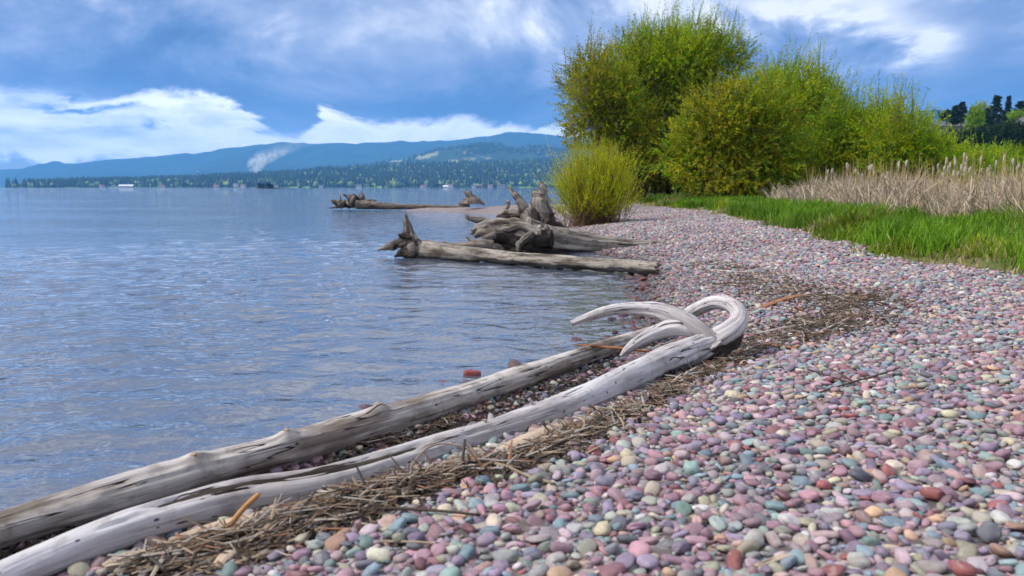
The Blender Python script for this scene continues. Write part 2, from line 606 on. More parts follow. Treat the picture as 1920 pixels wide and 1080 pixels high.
m, t = material('lake_silt')
pos = t.n('ShaderNodeNewGeometry').outputs['Position']
n = t.noise(pos, 0.9, 5.0, 0.6)
finish(t, principled(t, t.ramp(n, [(0.3, (0.09, 0.085, 0.075)), (0.7, (0.16, 0.145, 0.125))]), 0.9))
M_SILT = m

m, t = material('meadow_soil')
pos = t.n('ShaderNodeNewGeometry').outputs['Position']
n = t.noise(pos, 2.2, 6.0, 0.65)
n2 = t.noise(pos, 16.0, 4.0, 0.65)
cc = t.ramp(t.math('ADD', t.math('MULTIPLY', n, 0.6), t.math('MULTIPLY', n2, 0.4)), [(0.32, (0.06, 0.075, 0.018)), (0.5, (0.12, 0.125, 0.04)), (0.68, (0.24, 0.19, 0.11))])
finish(t, principled(t, cc, 0.95, bump(t, n2, 0.8, 0.03), 0.1))
M_SOIL = m

# ------------------------------------------------------------------ ground
def axis(parts):
    out = []
    for a, b, s in parts:
        out.append(np.arange(a, b, s))
    return np.unique(np.concatenate(out))


gx = axis([(-40, -12, 2.0), (-12, -3, 0.4), (-3, 5.5, 0.08), (5.5, 12, 0.4), (12, 141, 3.0)])
gy = axis([(-5, 1, 0.3), (1, 10, 0.08), (10, 26, 0.25), (26, 60, 0.6), (60, 141, 4.0)])
GX, GY = np.meshgrid(gx, gy, indexing='ij')
GZ = H(GX, GY)
V = np.stack([GX, GY, GZ], -1).reshape(-1, 3)
nx_, ny_ = len(gx), len(gy)
ii = np.arange(nx_ * ny_).reshape(nx_, ny_)
Q = np.stack([ii[:-1, :-1], ii[1:, :-1], ii[1:, 1:], ii[:-1, 1:]], -1).reshape(-1, 4)
cx = V[Q].mean(1)
gmask = (grass_d(cx[:, 0], cx[:, 1]) > 0) & (cx[:, 2] > 0.02)
deep = cx[:, 2] < -0.75


def submesh(name, V, Q, mat):
    used = np.unique(Q)
    remap = np.full(len(V), -1)
    remap[used] = np.arange(len(used))
    return mk(name, V[used], [remap[Q]], mat)


beach = tag(submesh('beach', V, Q[~gmask & ~deep], M_GRAVEL), 'beach of mauve, grey and cream pebbles curving along the lake', kind='structure')
meadow = tag(submesh('meadow', V, Q[gmask & ~deep], M_SOIL), 'grassy bank behind the pebble beach', kind='structure')
V2 = V[np.unique(Q[deep])]
silt = tag(submesh('lake_bed', V, Q[deep], M_SILT), 'dark lake bed under deeper water', kind='structure')
deepb = mk('lake_floor', [(-9000, -60, -4.7), (9000, -60, -4.7), (9000, 9000, -4.7), (-9000, 9000, -4.7)], [[(0, 1, 2, 3)]], M_SILT)
tag(deepb, 'flat silt floor of the open lake', kind='structure')

# ------------------------------------------------------------------ water: a closed body with ripples on top
m, t = material('lake_water')
pos = t.n('ShaderNodeNewGeometry').outputs['Position']
pw = t.vmath('MULTIPLY', pos, (0.8, 1.25, 1.0))
h1 = t.noise(pw, 5.0, 2.0, 0.5, 0.5)
h2 = t.noise(pw, 13.0, 2.0, 0.5, 0.4)
h3 = t.noise(t.vmath('MULTIPLY', pos, (0.5, 1.0, 1.0)), 1.2, 2.0, 0.5)
gust = t.noise(t.vmath('MULTIPLY', pos, (0.04, 0.12, 1.0)), 1.0, 3.0, 0.55)
amp = t.rng(gust, 0.3, 0.7, 0.6, 1.3)
hh = t.math('ADD', t.math('MULTIPLY', h1, 1.1), t.math('ADD', t.math('MULTIPLY', h2, 0.28), t.math('MULTIPLY', h3, 1.4)))
hh = t.math('MULTIPLY', hh, amp)
nrm = bump(t, hh, 1.0, 0.025)
fr = t.n('ShaderNodeFresnel', i_IOR=2.45, i_Normal=nrm)
gl = t.n('ShaderNodeBsdfGlossy', i_Roughness=0.03, i_Normal=nrm)
gl.inputs[0].default_value = (1, 1, 1, 1)
tp = t.n('ShaderNodeBsdfTransparent')
tp.inputs[0].default_value = (0.93, 0.97, 0.98, 1)
mx = t.n('ShaderNodeMixShader')
t.t.links.new(fr.outputs[0], mx.inputs[0])
# light scattered back by the water itself
wd_ = t.n('ShaderNodeBsdfDiffuse')
wd_.inputs[0].default_value = (0.34, 0.41, 0.56, 1)
wm_ = t.n('ShaderNodeMixShader')
wm_.inputs[0].default_value = 0.22
t.t.links.new(tp.outputs[0], wm_.inputs[1])
t.t.links.new(wd_.outputs[0], wm_.inputs[2])
t.t.links.new(wm_.outputs[0], mx.inputs[1])
t.t.links.new(gl.outputs[0], mx.inputs[2])
va = t.n('ShaderNodeVolumeAbsorption', i_Density=0.35)
va.inputs[0].default_value = (0.22, 0.42, 0.62, 1)
finish(t, mx.outputs[0], vol=va.outputs[0])
M_WATER = m


def grow(a, step, lim, g):
    o, s, p = [], step, a
    while p < lim:
        s *= g
        p += s
        o.append(p)
    return np.array(o)


wx = np.concatenate([-grow(4.5, 0.05, 8800, 1.045)[::-1], np.arange(-4.5, 2.2, 0.035), grow(2.2, 0.05, 8800, 1.07)])
wy = np.concatenate([[-50, -20, -8, -3, -1, 0, 0.6, 1.0, 1.3], np.arange(1.5, 9.5, 0.035), grow(9.5, 0.035, 8800, 1.025)])
WX, WY = np.meshgrid(wx, wy, indexing='ij')
cellx = np.gradient(wx)[:, None] + 0 * WX
celly = np.gradient(wy)[None, :] + 0 * WX
wz = np.zeros_like(WX)
wr = np.random.default_rng(11)
for k in range(42):
    lam = float(np.exp(wr.uniform(math.log(0.13), math.log(0.8))))
    th = wr.normal(math.radians(-72), 1.0)
    kx, ky = 2 * math.pi / lam * math.cos(th), 2 * math.pi / lam * math.sin(th)
    a = 0.0044 * lam
    att = np.clip(lam / (3.0 * np.maximum(cellx * abs(math.cos(th)) + celly * abs(math.sin(th)), 1e-6)) - 0.6, 0, 1)
    ph = wr.uniform(0, 6.28)
    mod = 0.65 + 0.35 * np.sin(WX * wr.uniform(0.3, 1.4) + WY * wr.uniform(0.3, 1.4) + wr.uniform(0, 6))
    wz += a * att * mod * np.sin(kx * WX + ky * WY + ph)
top = np.stack([WX, WY, wz], -1).reshape(-1, 3)
a_, b_ = len(wx), len(wy)
ii = np.arange(a_ * b_).reshape(a_, b_)
Qw = np.stack([ii[:-1, :-1], ii[1:, :-1], ii[1:, 1:], ii[:-1, 1:]], -1).reshape(-1, 4)
ringi = np.concatenate([ii[:, 0], ii[-1, 1:], ii[-2::-1, -1], ii[0, -2:0:-1]])
low = top[ringi].copy()
low[:, 2] = -5.5
nb = len(top)
k = len(ringi)
j = np.arange(k)
side = np.stack([ringi[(j + 1) % k], ringi[j], nb + j, nb + (j + 1) % k], -1)
cen = np.array([[0, 4000, -5.5]])
bot = np.stack([nb + (j + 1) % k, nb + j, np.full(k, nb + k)], -1)
water = mk('water', np.concatenate([top, low, cen]), [Qw, side, bot], M_WATER)
tag(water, 'rippled blue grey lake water', kind='structure')

# ------------------------------------------------------------------ far land
def far_mat(name, dark, mid, patch, sc1, sc2, patch_lo, patch_hi):
    m, t = material(name)
    pos = t.n('ShaderNodeNewGeometry').outputs['Position']
    n1 = t.noise(t.vmath('MULTIPLY', pos, (1, 0.6, 1)), sc1, 6.0, 0.6)
    n2 = t.noise(t.vmath('MULTIPLY', pos, (1, 1, 2.0)), sc2, 5.0, 0.65)
    c = t.ramp(n2, [(0.35, dark), (0.65, mid)])
    c = t.mix(t.rng(n1, patch_lo, patch_hi), c, c4(patch))
    finish(t, principled(t, c, 0.95, None, 0.05))
    return m


M_MOUNT = far_mat('mountain_forest', (0.012, 0.034, 0.024), (0.045, 0.085, 0.045), (0.10, 0.12, 0.07), 0.0022, 0.03, 0.68, 0.76)
M_HILL = far_mat('hill_forest_floor', (0.02, 0.05, 0.03), (0.05, 0.085, 0.04), (0.30, 0.30, 0.17), 0.006, 0.05, 0.52, 0.62)
M_SHORE = far_mat('shore_land', (0.03, 0.06, 0.03), (0.06, 0.10, 0.04), (0.20, 0.34, 0.09), 0.012, 0.08, 0.52, 0.60)


def ridge(name, prof, d_front, d_crest, d_back, mat, nx=260, ny=26, rough=0.22, seed=0, power=1.15, label=''):
    px = np.array([p[0] for p in prof], float)
    py = np.array([p[1] for p in prof], float)
    xs = np.linspace(px[0], px[-1], nx)
    ys = np.interp(xs, px, py)
    crest = np.array([at_d(a, b, d_crest)[2] for a, b in zip(xs, ys)])
    crest = crest + fbm(np.stack([xs / 14.0 + seed, xs * 0, xs * 0], -1), 4) * (d_crest / F) * 1.6
    tt = np.concatenate([np.linspace(0, 1, ny), np.linspace(1.05, 1.7, 8)])
    T, XS = np.meshgrid(tt, xs, indexing='ij')
    D = np.where(T <= 1, d_front + (d_crest - d_front) * T, d_crest + (d_back - d_crest) * (T - 1) / 0.7)
    CR = np.broadcast_to(crest, T.shape)
    XW = (XS - 960) / F * d_crest * (0.35 + 0.65 * D / d_crest)
    shape = np.where(T <= 1, np.clip(T, 0, 1) ** power, np.clip(1 - (T - 1) / 0.7, 0, 1) ** 0.8)
    nz = fbm(np.stack([XW / (d_crest * 0.06) + seed, D / (d_crest * 0.10), XW * 0], -1), 5)
    Zw = CR * shape * (1 + rough * nz * np.clip(1 - T, 0, 1) ** 0.5 * 1.4) - 2.0 * (T == 0)
    Vv_ = np.stack([XW, D, Zw], -1)
    a, b = T.shape
    ii = np.arange(a * b).reshape(a, b)
    Q = np.stack([ii[:-1, :-1], ii[:-1, 1:], ii[1:, 1:], ii[1:, :-1]], -1).reshape(-1, 4)
    o = mk(name, Vv_.reshape(-1, 3), [Q], mat)
    tag(o, label, kind='structure')
    return Vv_


mount = ridge('mountains', [(-500, 325), (-200, 322), (0, 320), (50, 317), (85, 311), (118, 303), (135, 308), (160, 306), (205, 300), (300, 297), (365, 290), (430, 278),
                            (480, 272), (540, 266), (600, 269), (700, 268), (740, 264), (800, 265), (860, 262), (905, 256), (945, 250), (985, 249), (1045, 255),
                            (1120, 262), (1250, 275), (1500, 290), (1700, 300), (2100, 310)],
              4800, 7000, 8200, M_MOUNT, 420, 40, 0.4, 3.0, 1.2, 'long blue forested mountain range across the lake')
hill = ridge('wooded_hill', [(430, 347), (520, 336), (590, 324), (640, 318), (700, 309), (760, 298), (810, 284), (870, 275), (920, 272), (980, 277), (1045, 281), (1120, 290), (1300, 300), (1600, 320)],
             2900, 4000, 4700, M_HILL, 300, 26, 0.25, 9.0, 1.1, 'hill with pale clearings behind the far shore woods')
shore = ridge('far_shore', [(138, 352), (150, 347), (200, 345), (300, 341), (380, 336), (480, 331), (560, 326), (640, 319), (720, 315), (800, 312), (900, 310), (1050, 306), (1250, 312), (1500, 320), (1800, 335)],
              1750, 2600, 3000, M_SHORE, 260, 24, 0.2, 5.0, 1.0, 'low wooded far shore with lawns at the waterline')
ridge('far_hill', [(1450, 300), (1600, 236), (1660, 216), (1720, 207), (1760, 205), (1800, 210), (1850, 220), (1920, 226), (2100, 250), (2300, 300)], 1500, 2600, 3300, M_MOUNT, 120, 20, 0.2, 2.0, 1.2,
      'blue hill above the conifers and houses')


def cones(name, Vg, count, hmin, hmax, seed, label, clear_scale, clear_thr, tmax=24, low_light=True):
    r = np.random.default_rng(seed)
    a, b = Vg.shape[:2]
    u = r.uniform(0, tmax - 1.001, count * 3)
    v = r.uniform(0, b - 1.001, count * 3)
    i, j_ = u.astype(int), v.astype(int)
    fu, fv = (u - i)[:, None], (v - j_)[:, None]
    P = Vg[i, j_] * (1 - fu) * (1 - fv) + Vg[i + 1, j_] * fu * (1 - fv) + Vg[i, j_ + 1] * (1 - fu) * fv + Vg[i + 1, j_ + 1] * fu * fv
    keep = vnoise(P * clear_scale) + 0.5 * vnoise(P * clear_scale * 2.3 + 9) < clear_thr
    keep &= P[:, 2] > 0.3
    P = P[keep][:count]
    n = len(P)
    h = r.uniform(hmin, hmax, n)
    decid = r.random(n) < (0.22 if low_light else 0.08)
    w = h * r.uniform(0.15, 0.22, n) * np.where(decid, 1.9, 1.0)
    h = np.where(decid, h * 0.62, h)
    S = 6
    prof = [(0.0, 0.05), (0.12, 1.0), (0.45, 0.62), (0.48, 0.78), (1.0, 0.0)]
    profd = [(0.0, 0.2), (0.2, 0.9), (0.5, 1.0), (0.8, 0.7), (1.0, 0.0)]
    ang = np.linspace(0, 2 * math.pi, S, endpoint=False)
    Vs = []
    ro = r.uniform(0, 6.28, n)
    for (z0, r0), (z1, r1) in zip(prof, profd):
        zz = np.where(decid, z1, z0) * h
        rrr = np.where(decid, r1, r0) * w
        aa = ang[None, :] + ro[:, None]
        jit = r.uniform(0.75, 1.2, (n, S))
        Vs.append(np.stack([P[:, 0:1] + np.cos(aa) * rrr[:, None] * jit, P[:, 1:2] + np.sin(aa) * rrr[:, None] * jit, P[:, 2:3] - 0.5 + zz[:, None] + 0 * aa], -1))
    Vs = np.stack(Vs, 1).reshape(-1, 3)
    base = (np.arange(n) * 5 * S)[:, None]
    qs = []
    for L in range(4):
        for k in range(S):
            qs.append(base + np.array([L * S + k, L * S + (k + 1) % S, (L + 1) * S + (k + 1) % S, (L + 1) * S + k])[None, :])
    Qc = np.concatenate(qs)
    ca = np.array([0.026, 0.062, 0.030]) * r.uniform(0.6, 1.5, (n, 1))
    cb = np.array([0.16, 0.22, 0.05]) * r.uniform(0.6, 1.5, (n, 1))
    cc = np.where(decid[:, None], cb, ca)
    o = mk(name, Vs, [Qc], M_NEEDLE, smooth=False, attrs={'col': ('FLOAT_COLOR', np.repeat(cc, 5 * S, 0))})
    return tag(o, label, 'forest', kind='stuff')


cones('hill_forest', hill, 15000, 12, 22, 5, 'dark conifer forest covering the hill with clearings', 0.006, 0.12, 26, False)
cones('shore_forest', shore, 15000, 13, 24, 6, 'conifer and broadleaf woods along the far shore', 0.012, 0.45, 24)

# ------------------------------------------------------------------ tubes of wood
def catmull(P, res):
    P = np.asarray(P, float)
    n = len(P)
    out = []
    for i in range(n - 1):
        p0 = P[max(i - 1, 0)]
        p1, p2 = P[i], P[i + 1]
        p3 = P[min(i + 2, n - 1)]
        tt = np.linspace(0, 1, res, endpoint=False)[:, None]
        out.append(0.5 * (2 * p1 + (p2 - p0) * tt + (2 * p0 - 5 * p1 + 4 * p2 - p3) * tt ** 2 + (3 * p1 - p0 - 3 * p2 + p3) * tt ** 3))
    out.append(P[-1][None])
    return np.concatenate(out)


class Tube:
    def __init__(self, pts, radii, seg=20, res=14, amp=0.08, ridge_amp=0.04, freq=3.0, seed=0.0, grooves=(), knots=(), flat=1.0, ragged=0.0, upref=(0, 0, 1)):
        pr = np.concatenate([np.asarray(pts, float), np.asarray(radii, float)[:, None]], 1)
        C = catmull(pr, res)
        P, R = C[:, :3], np.maximum(C[:, 3], 0.0008)
        n = len(P)
        T = norm(np.gradient(P, axis=0))
        up = np.asarray(upref, float)
        if abs(np.dot(T[0], up)) > 0.93:
            up = np.array([0, -1.0, 0.0])
        side = norm(np.cross(T[0], up))
        S = np.zeros_like(P)
        for i in range(n):
            side = side - T[i] * np.dot(side, T[i])
            side = side / (np.linalg.norm(side) + 1e-9)
            S[i] = side
        N = np.cross(S, T)
        L = np.concatenate([[0], np.cumsum(np.linalg.norm(np.diff(P, axis=0), axis=1))])
        sf = L / max(L[-1], 1e-9)
        th = np.linspace(0, 2 * math.pi, seg, endpoint=False)
        LL, TH = np.meshgrid(L, th, indexing='ij')
        SF = sf[:, None] + 0 * TH
        rm = R[:, None] + 0 * TH
        r0 = np.mean(R)
        nz = fbm(np.stack([LL * freq + seed, np.cos(TH) * 1.1 + seed * 1.7, np.sin(TH) * 1.1], -1), 3)
        rd = vnoise(np.stack([LL * freq * 0.45 + seed, np.cos(TH) * 3.6 + 5, np.sin(TH) * 3.6 + seed], -1))
        rd2 = vnoise(np.stack([LL * freq * 0.6 + seed, np.cos(TH) * 8.0 + 5, np.sin(TH) * 8.0 + seed], -1))
        rr2 = rm * (1 + amp * nz + ridge_amp * rd + 0.45 * ridge_amp * rd2)
        for (s0, s1, tdeg, wdeg, dep) in grooves:
            dth = np.abs((TH - math.radians(tdeg) + math.pi) % (2 * math.pi) - math.pi) / math.radians(wdeg)
            wob = 0.35 * fbm(np.stack([LL * 14, 0 * LL + tdeg + np.sign(TH - math.radians(tdeg)) * 3.3, 0 * LL], -1), 3)
            ms = np.clip((SF - s0) / 0.02, 0, 1) * np.clip((s1 - SF) / 0.02, 0, 1)
            g = np.clip(1.25 - (dth + wob), 0, 1)
            rr2 = rr2 * (1 - dep * ms * np.minimum(1, g * 2.2))
        for (s0, tdeg, ls, wd, h) in knots:
            dth = ((TH - math.radians(tdeg) + math.pi) % (2 * math.pi) - math.pi) / math.radians(wd)
            ds = (LL - s0 * L[-1]) / ls
            rr2 = rr2 + h * np.exp(-dth ** 2 - ds ** 2)
        if ragged:
            k = max(2, int(n * 0.12))
            sh = ragged * vnoise(np.stack([0 * th, np.cos(th) * 3 + seed, np.sin(th) * 3], -1))
            f = np.clip((np.arange(n) - (n - k)) / k, 0, 1)
            P = P[:, None, :] + T[:, None, :] * (f[:, None] * sh[None, :])[..., None]
        else:
            P = P[:, None, :] + 0 * TH[..., None]
        self.P, self.R, self.S, self.N, self.T, self.L = C[:, :3], R, S, N, T, L
        Vt = P + S[:, None, :] * (np.cos(TH) * rr2)[..., None] + N[:, None, :] * (np.sin(TH) * rr2 * flat)[..., None]
        self.V = Vt.reshape(-1, 3)
        self.grain = np.stack([LL + seed, np.cos(TH) * r0, np.sin(TH) * r0], -1).reshape(-1, 3)
        ii = np.arange(n * seg).reshape(n, seg)
        i2 = np.roll(ii, -1, axis=1)
        self.Q = np.stack([ii[:-1], i2[:-1], i2[1:], ii[1:]], -1).reshape(-1, 4)
        # caps, sunk a little
        base = len(self.V)
        c0 = self.V[ii[0]].mean(0) + T[0] * R[0] * 0.25
        c1 = self.V[ii[-1]].mean(0) - T[-1] * R[-1] * 0.2
        self.V = np.concatenate([self.V, [c0], [c1]])
        self.grain = np.concatenate([self.grain, [[seed, 0, 0]], [[L[-1] + seed, 0, 0]]])
        self.Tri = np.concatenate([np.stack([i2[0], ii[0], np.full(seg, base)], -1), np.stack([ii[-1], i2[-1], np.full(seg, base + 1)], -1)])
        self.Q = self.Q[:, ::-1]
        self.Tri = self.Tri[:, ::-1]

    def surf(self, s, tdeg, k=1.0):
        i = int(round(np.interp(s * self.L[-1], self.L, np.arange(len(self.L)))))
        d = self.S[i] * math.cos(math.radians(tdeg)) + self.N[i] * math.sin(math.radians(tdeg))
        return self.P[i] + d * self.R[i] * k, d, self.T[i]


def tube_obj(name, tubes, mat, parent=None, origin=(0, 0, 0)):
    if isinstance(tubes, Tube):
        tubes = [tubes]
    Vs, Qs, Ts, Gs, off = [], [], [], [], 0
    for tb in tubes:
        Vs.append(tb.V)
        Qs.append(tb.Q + off)
        Ts.append(tb.Tri + off)
        Gs.append(tb.grain)
        off += len(tb.V)
    return mk(name, np.concatenate(Vs), [np.concatenate(Qs), np.concatenate(Ts)], mat, parent, origin, attrs={'grain': ('FLOAT_VECTOR', np.concatenate(Gs))})


def root_tube(pts, radii, seed, gnarl=0.13, seg=26, res=10, ridge=0.26):
    '''a gnarled root: extra bends, swellings and a broken end'''
    r = np.random.default_rng(int(seed * 7) + 3)
    pr_ = catmull(np.concatenate([np.asarray(pts, float), np.asarray(radii, float)[:, None]], 1), 3)
    P_, R_q = pr_[:, :3].copy(), np.maximum(pr_[:, 3], 0.004)
    for i in range(1, len(P_)):
        P_[i] += r.normal(0, gnarl, 3) * R_q[i] * np.array([1, 1, 0.8])
    R_q = R_q * r.uniform(0.88, 1.10, len(R_q))
    return Tube(P_, R_q, seg, max(4, res // 2), 0.16, ridge, 0.3 / max(np.mean(R_q), 0.02), seed, ragged=float(np.mean(R_q)) * 1.2)


def stub(parent, origin, tube, s, tdeg, r, length, mat, name='knot', lean=0.0, seed=0.0):
    p, d, tg = tube.surf(s, tdeg, 0.8)
    d = norm(d + tg * lean)
    rad = tube.R[int(s * (len(tube.R) - 1))] * 0.2
    pts = [p, p + d * (rad + length * 0.5), p + d * (rad + length)]
    return tube_obj(name, Tube(pts, [r * 1.3, r, r * 0.85], 12, 5, 0.12, 0.08, 30, seed, ragged=r * 0.5), mat, parent, origin)


# ---- the two long logs at the water's edge
def zs(lst):
    return [at_z(px, py, z) for px, py, z in lst]


ptsA = zs([(a, b, 0.07) for a, b in REAR_LOG[:-1]] + [(1210, 630, 0.08), (1262, 608, 0.10)])
RA = [0.045, 0.046, 0.049, 0.056, 0.061, 0.063, 0.064, 0.060, 0.055, 0.049, 0.046, 0.038]
_pre = Tube(ptsA, RA, 6, 34)


def s_at(tube, px):
    """fraction of a log's length at a photograph column"""
    q = tube.P
    col_ = 960 + F * q[:, 0] / (q[:, 1] * math.cos(PITCH) - (q[:, 2] - CAMZ) * math.sin(PITCH))
    i = int(np.argmin(np.abs(col_ - px)))
    return tube.L[i] / tube.L[-1]


KA = [s_at(_pre, q) for q in (170, 250, 365, 535, 705, 860, 1010)]
tA = Tube(ptsA, RA, 52, 36, 0.10, 0.06, 2.6, 3.0,
          knots=[(KA[0], 25, 0.030, 30, 0.012), (KA[1], 30, 0.03, 28, 0.006), (KA[2], 72, 0.040, 24, 0.020), (KA[3], 74, 0.036, 24, 0.024), (KA[4], 74, 0.042, 26, 0.028), (KA[5], 12, 0.05, 32, 0.014), (KA[6], 30, 0.03, 30, 0.008)],
          grooves=[(0.10, 0.30, 60, 2.5, 0.12), (0.14, 0.26, 35, 2.5, 0.10), (0.33, 0.54, 42, 2.5, 0.12), (0.45, 0.66, 18, 2.5, 0.10), (0.6, 0.8, 50, 2.5, 0.10), (0.70, 0.92, 25, 3, 0.12), (0.28, 0.42, 5, 2.5, 0.10)])
oA = np.array([ptsA[4][0], ptsA[4][1], 0.0])
logA = thing('driftwood_log', 'long knotted grey driftwood log lying along the waterline behind the hooked log', 'driftwood', oA)
trunkA = tube_obj('trunk', tA, M_WOOD, logA, oA)
stub(trunkA, oA, tA, KA[0], 25, 0.014, 0.006, M_WOOD_GREY, 'knot', 0.0, 1.0)
stub(trunkA, oA, tA, KA[1], 30, 0.013, 0.002, M_WOOD_GREY, 'knot', 0.0, 4.0)
stub(trunkA, oA, tA, KA[2], 74, 0.011, 0.020, M_BOARD, 'knot', -0.3, 2.0)
stub(trunkA, oA, tA, KA[3], 76, 0.012, 0.024, M_BOARD, 'knot', -0.2, 3.0)
stub(trunkA, oA, tA, KA[4], 76, 0.013, 0.028, M_BOARD, 'knot', -0.2, 3.5)
stub(trunkA, oA, tA, KA[6], 34, 0.009, 0.008, M_WOOD_GREY, 'knot', 0.0, 5.0)

ptsB = zs([(-260, 1180, 0.11), (-60, 1112, 0.112), (60, 1060, 0.115), (170, 1015, 0.12), (290, 974, 0.125), (450, 933, 0.128), (600, 908, 0.135), (750, 866, 0.14), (880, 825, 0.142), (1000, 785, 0.145), (1090, 750, 0.15), (1200, 699, 0.155), (1310, 652, 0.16)])
dB = ptsB[-1][1]
loop = [at_d(1366, 622, dB + 0.05), at_d(1386, 598, dB + 0.12), at_d(1375, 575, dB + 0.20), at_d(1343, 567, dB + 0.28), at_d(1308, 580, dB + 0.34), at_d(1276, 600, dB + 0.37), at_d(1240, 624, dB + 0.38)]
tB = Tube(ptsB + loop, [0.038, 0.039, 0.042, 0.046, 0.052, 0.056, 0.054, 0.050, 0.050, 0.053, 0.058, 0.067, 0.072, 0.060, 0.048, 0.041, 0.039, 0.038, 0.035, 0.026], 52, 30, 0.08, 0.045, 2.8, 8.0,
          grooves=[(0.13, 0.335, 72, 11, 0.45), (0.10, 0.40, 52, 3.5, 0.22), (0.16, 0.33, 92, 4, 0.2), (0.645, 0.745, -42, 26, 0.30), (0.70, 0.90, 10, 3.5, 0.16), (0.76, 0.92, 60, 4, 0.18), (0.72, 0.95, 120, 4, 0.15), (0.40, 0.60, 100, 2.5, 0.08)],
          knots=[(0.47, 80, 0.02, 14, 0.005), (0.655, -10, 0.06, 30, 0.010), (0.60, 40, 0.05, 30, 0.006)])
oB = np.array([ptsB[5][0], ptsB[5][1], 0.1])
logB = thing('driftwood_log', 'pale driftwood log on the pebbles with a split hollow and hooked forked end', 'driftwood', oB)
trunkB = tube_obj('trunk', tB, M_WOOD_PALE, logB, oB)
for k, (th_, kk_, ra_, m_) in enumerate(((72, 0.56, 0.017, M_WOOD_DARK), (66, 0.66, 0.004, M_WOOD_GREY), (78, 0.66, 0.004, M_WOOD_GREY), (72, 0.72, 0.0025, M_WOOD))):  # dark core and thin paler strands along the bottom of the split hollow
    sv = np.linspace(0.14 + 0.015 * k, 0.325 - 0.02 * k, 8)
    tube_obj('hollow_core', Tube([tB.surf(q, th_ + 5 * math.sin(q * 60 + k), kk_)[0] for q in sv], ra_ * np.array([0.3, 0.9, 1.0, 0.7, 1.0, 0.8, 0.9, 0.2]), 12, 10, 0.3, 0.3, 14, 2.0 + k), m_, trunkB, oB)
fk = [at_d(1340, 640, dB + 0.02), at_d(1300, 614, dB + 0.06), at_d(1255, 590, dB + 0.12), at_d(1210, 580, dB + 0.17), at_d(1160, 580, dB + 0.20), at_d(1115, 590, dB + 0.21), at_d(1072, 606, dB + 0.21)]
tf = Tube(fk, [0.042, 0.054, 0.048, 0.039, 0.032, 0.026, 0.015], 36, 16, 0.12, 0.11, 5, 21.0, ragged=0.012, knots=[(0.45, 60, 0.03, 40, 0.008), (0.7, 20, 0.03, 40, 0.006)], grooves=[(0.1, 0.5, 70, 4, 0.12)])
tube_obj('branch', tf, M_WOOD_PALE, logB, oB)
fk2 = [at_d(1305, 622, dB + 0.05), at_d(1270, 614, dB + 0.07), at_d(1235, 622, dB + 0.08), at_d(1200, 638, dB + 0.04), at_d(1178, 654, dB + 0.01), at_d(1163, 668, dB - 0.01)]
tube_obj('branch', Tube(fk2, [0.040, 0.045, 0.042, 0.034, 0.023, 0.006], 32, 14, 0.12, 0.11, 6, 25.0, knots=[(0.35, 40, 0.018, 90, 0.006)]), M_WOOD_PALE, logB, oB)
stub(trunkB, oB, tB, 0.385, -8, 0.010, 0.003, M_WOOD_DARK, 'knot', 0.0, 6.0)
stub(trunkB, oB, tB, 0.46, -14, 0.008, 0.002, M_WOOD_DARK, 'knot', 0.0, 7.0)
stub(trunkB, oB, tB, 0.39, 86, 0.005, 0.006, M_WOOD, 'knot', 0.0, 8.0)
stub(trunkB, oB, tB, 0.452, 100, 0.006, 0.035, M_WOOD_PALE, 'branch_stub', -0.9, 10.0)
stub(trunkB, oB, tB, 0.40, 110, 0.010, 0.012, M_WOOD_PALE, 'branch_stub', 0.2, 11.0)
stub(trunkB, oB, tB, 0.475, 10, 0.004, 0.002, M_WOOD_DARK, 'knot', 0.0, 12.0)
stub(trunkB, oB, tB, 0.545, 15, 0.004, 0.002, M_WOOD_DARK, 'knot', 0.0, 13.0)
# broken underside of the root end, built as a dark tube
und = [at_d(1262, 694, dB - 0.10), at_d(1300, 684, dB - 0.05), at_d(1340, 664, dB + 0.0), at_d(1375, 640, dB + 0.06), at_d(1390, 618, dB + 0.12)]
tube_obj('dark_underside', Tube(und, [0.014, 0.034, 0.042, 0.038, 0.018], 24, 12, 0.3, 0.3, 16, 44.0), M_WOOD_DARK, trunkB, oB)
for k, (a, b, c, d_, e, f_) in enumerate(((1235, 706, 1262, 692, 0.020, -0.14), (1270, 690, 1300, 676, 0.024, -0.12), (1305, 678, 1335, 662, 0.022, -0.08), (1330, 655, 1350, 640, 0.016, -0.06))):
    p0, p1 = at_d(a, b, dB + f_), at_d(c, d_, dB + f_ + 0.03)
    tube_obj('bark_plate', Tube([p0, (p0 + p1) / 2, p1], [e * 0.7, e, e * 0.6], 14, 8, 0.3, 0.25, 25, 60.0 + k, flat=0.5, ragged=0.02), M_WOOD_PALE, logB, oB)
rag = []
rr_ = np.random.default_rng(4)
for k in range(9):
    s = 0.60 + 0.022 * k
    p, d, tg = tB.surf(s, -52 - rr_.uniform(0, 25), 0.75)
    e = p + norm(d * 0.7 + tg * rr_.uniform(-0.2, 1.0) + np.array([0, 0, -0.5])) * rr_.uniform(0.02, 0.045)
    rag.append(Tube([p, (p + e) / 2 + rr_.normal(0, 0.004, 3), e], [0.018, 0.014, 0.004], 8, 5, 0.3, 0.2, 30, k * 3.0, flat=0.5))
for tb in rag:
    tube_obj('bark_flake', tb, M_WOOD_DARK, trunkB, oB)

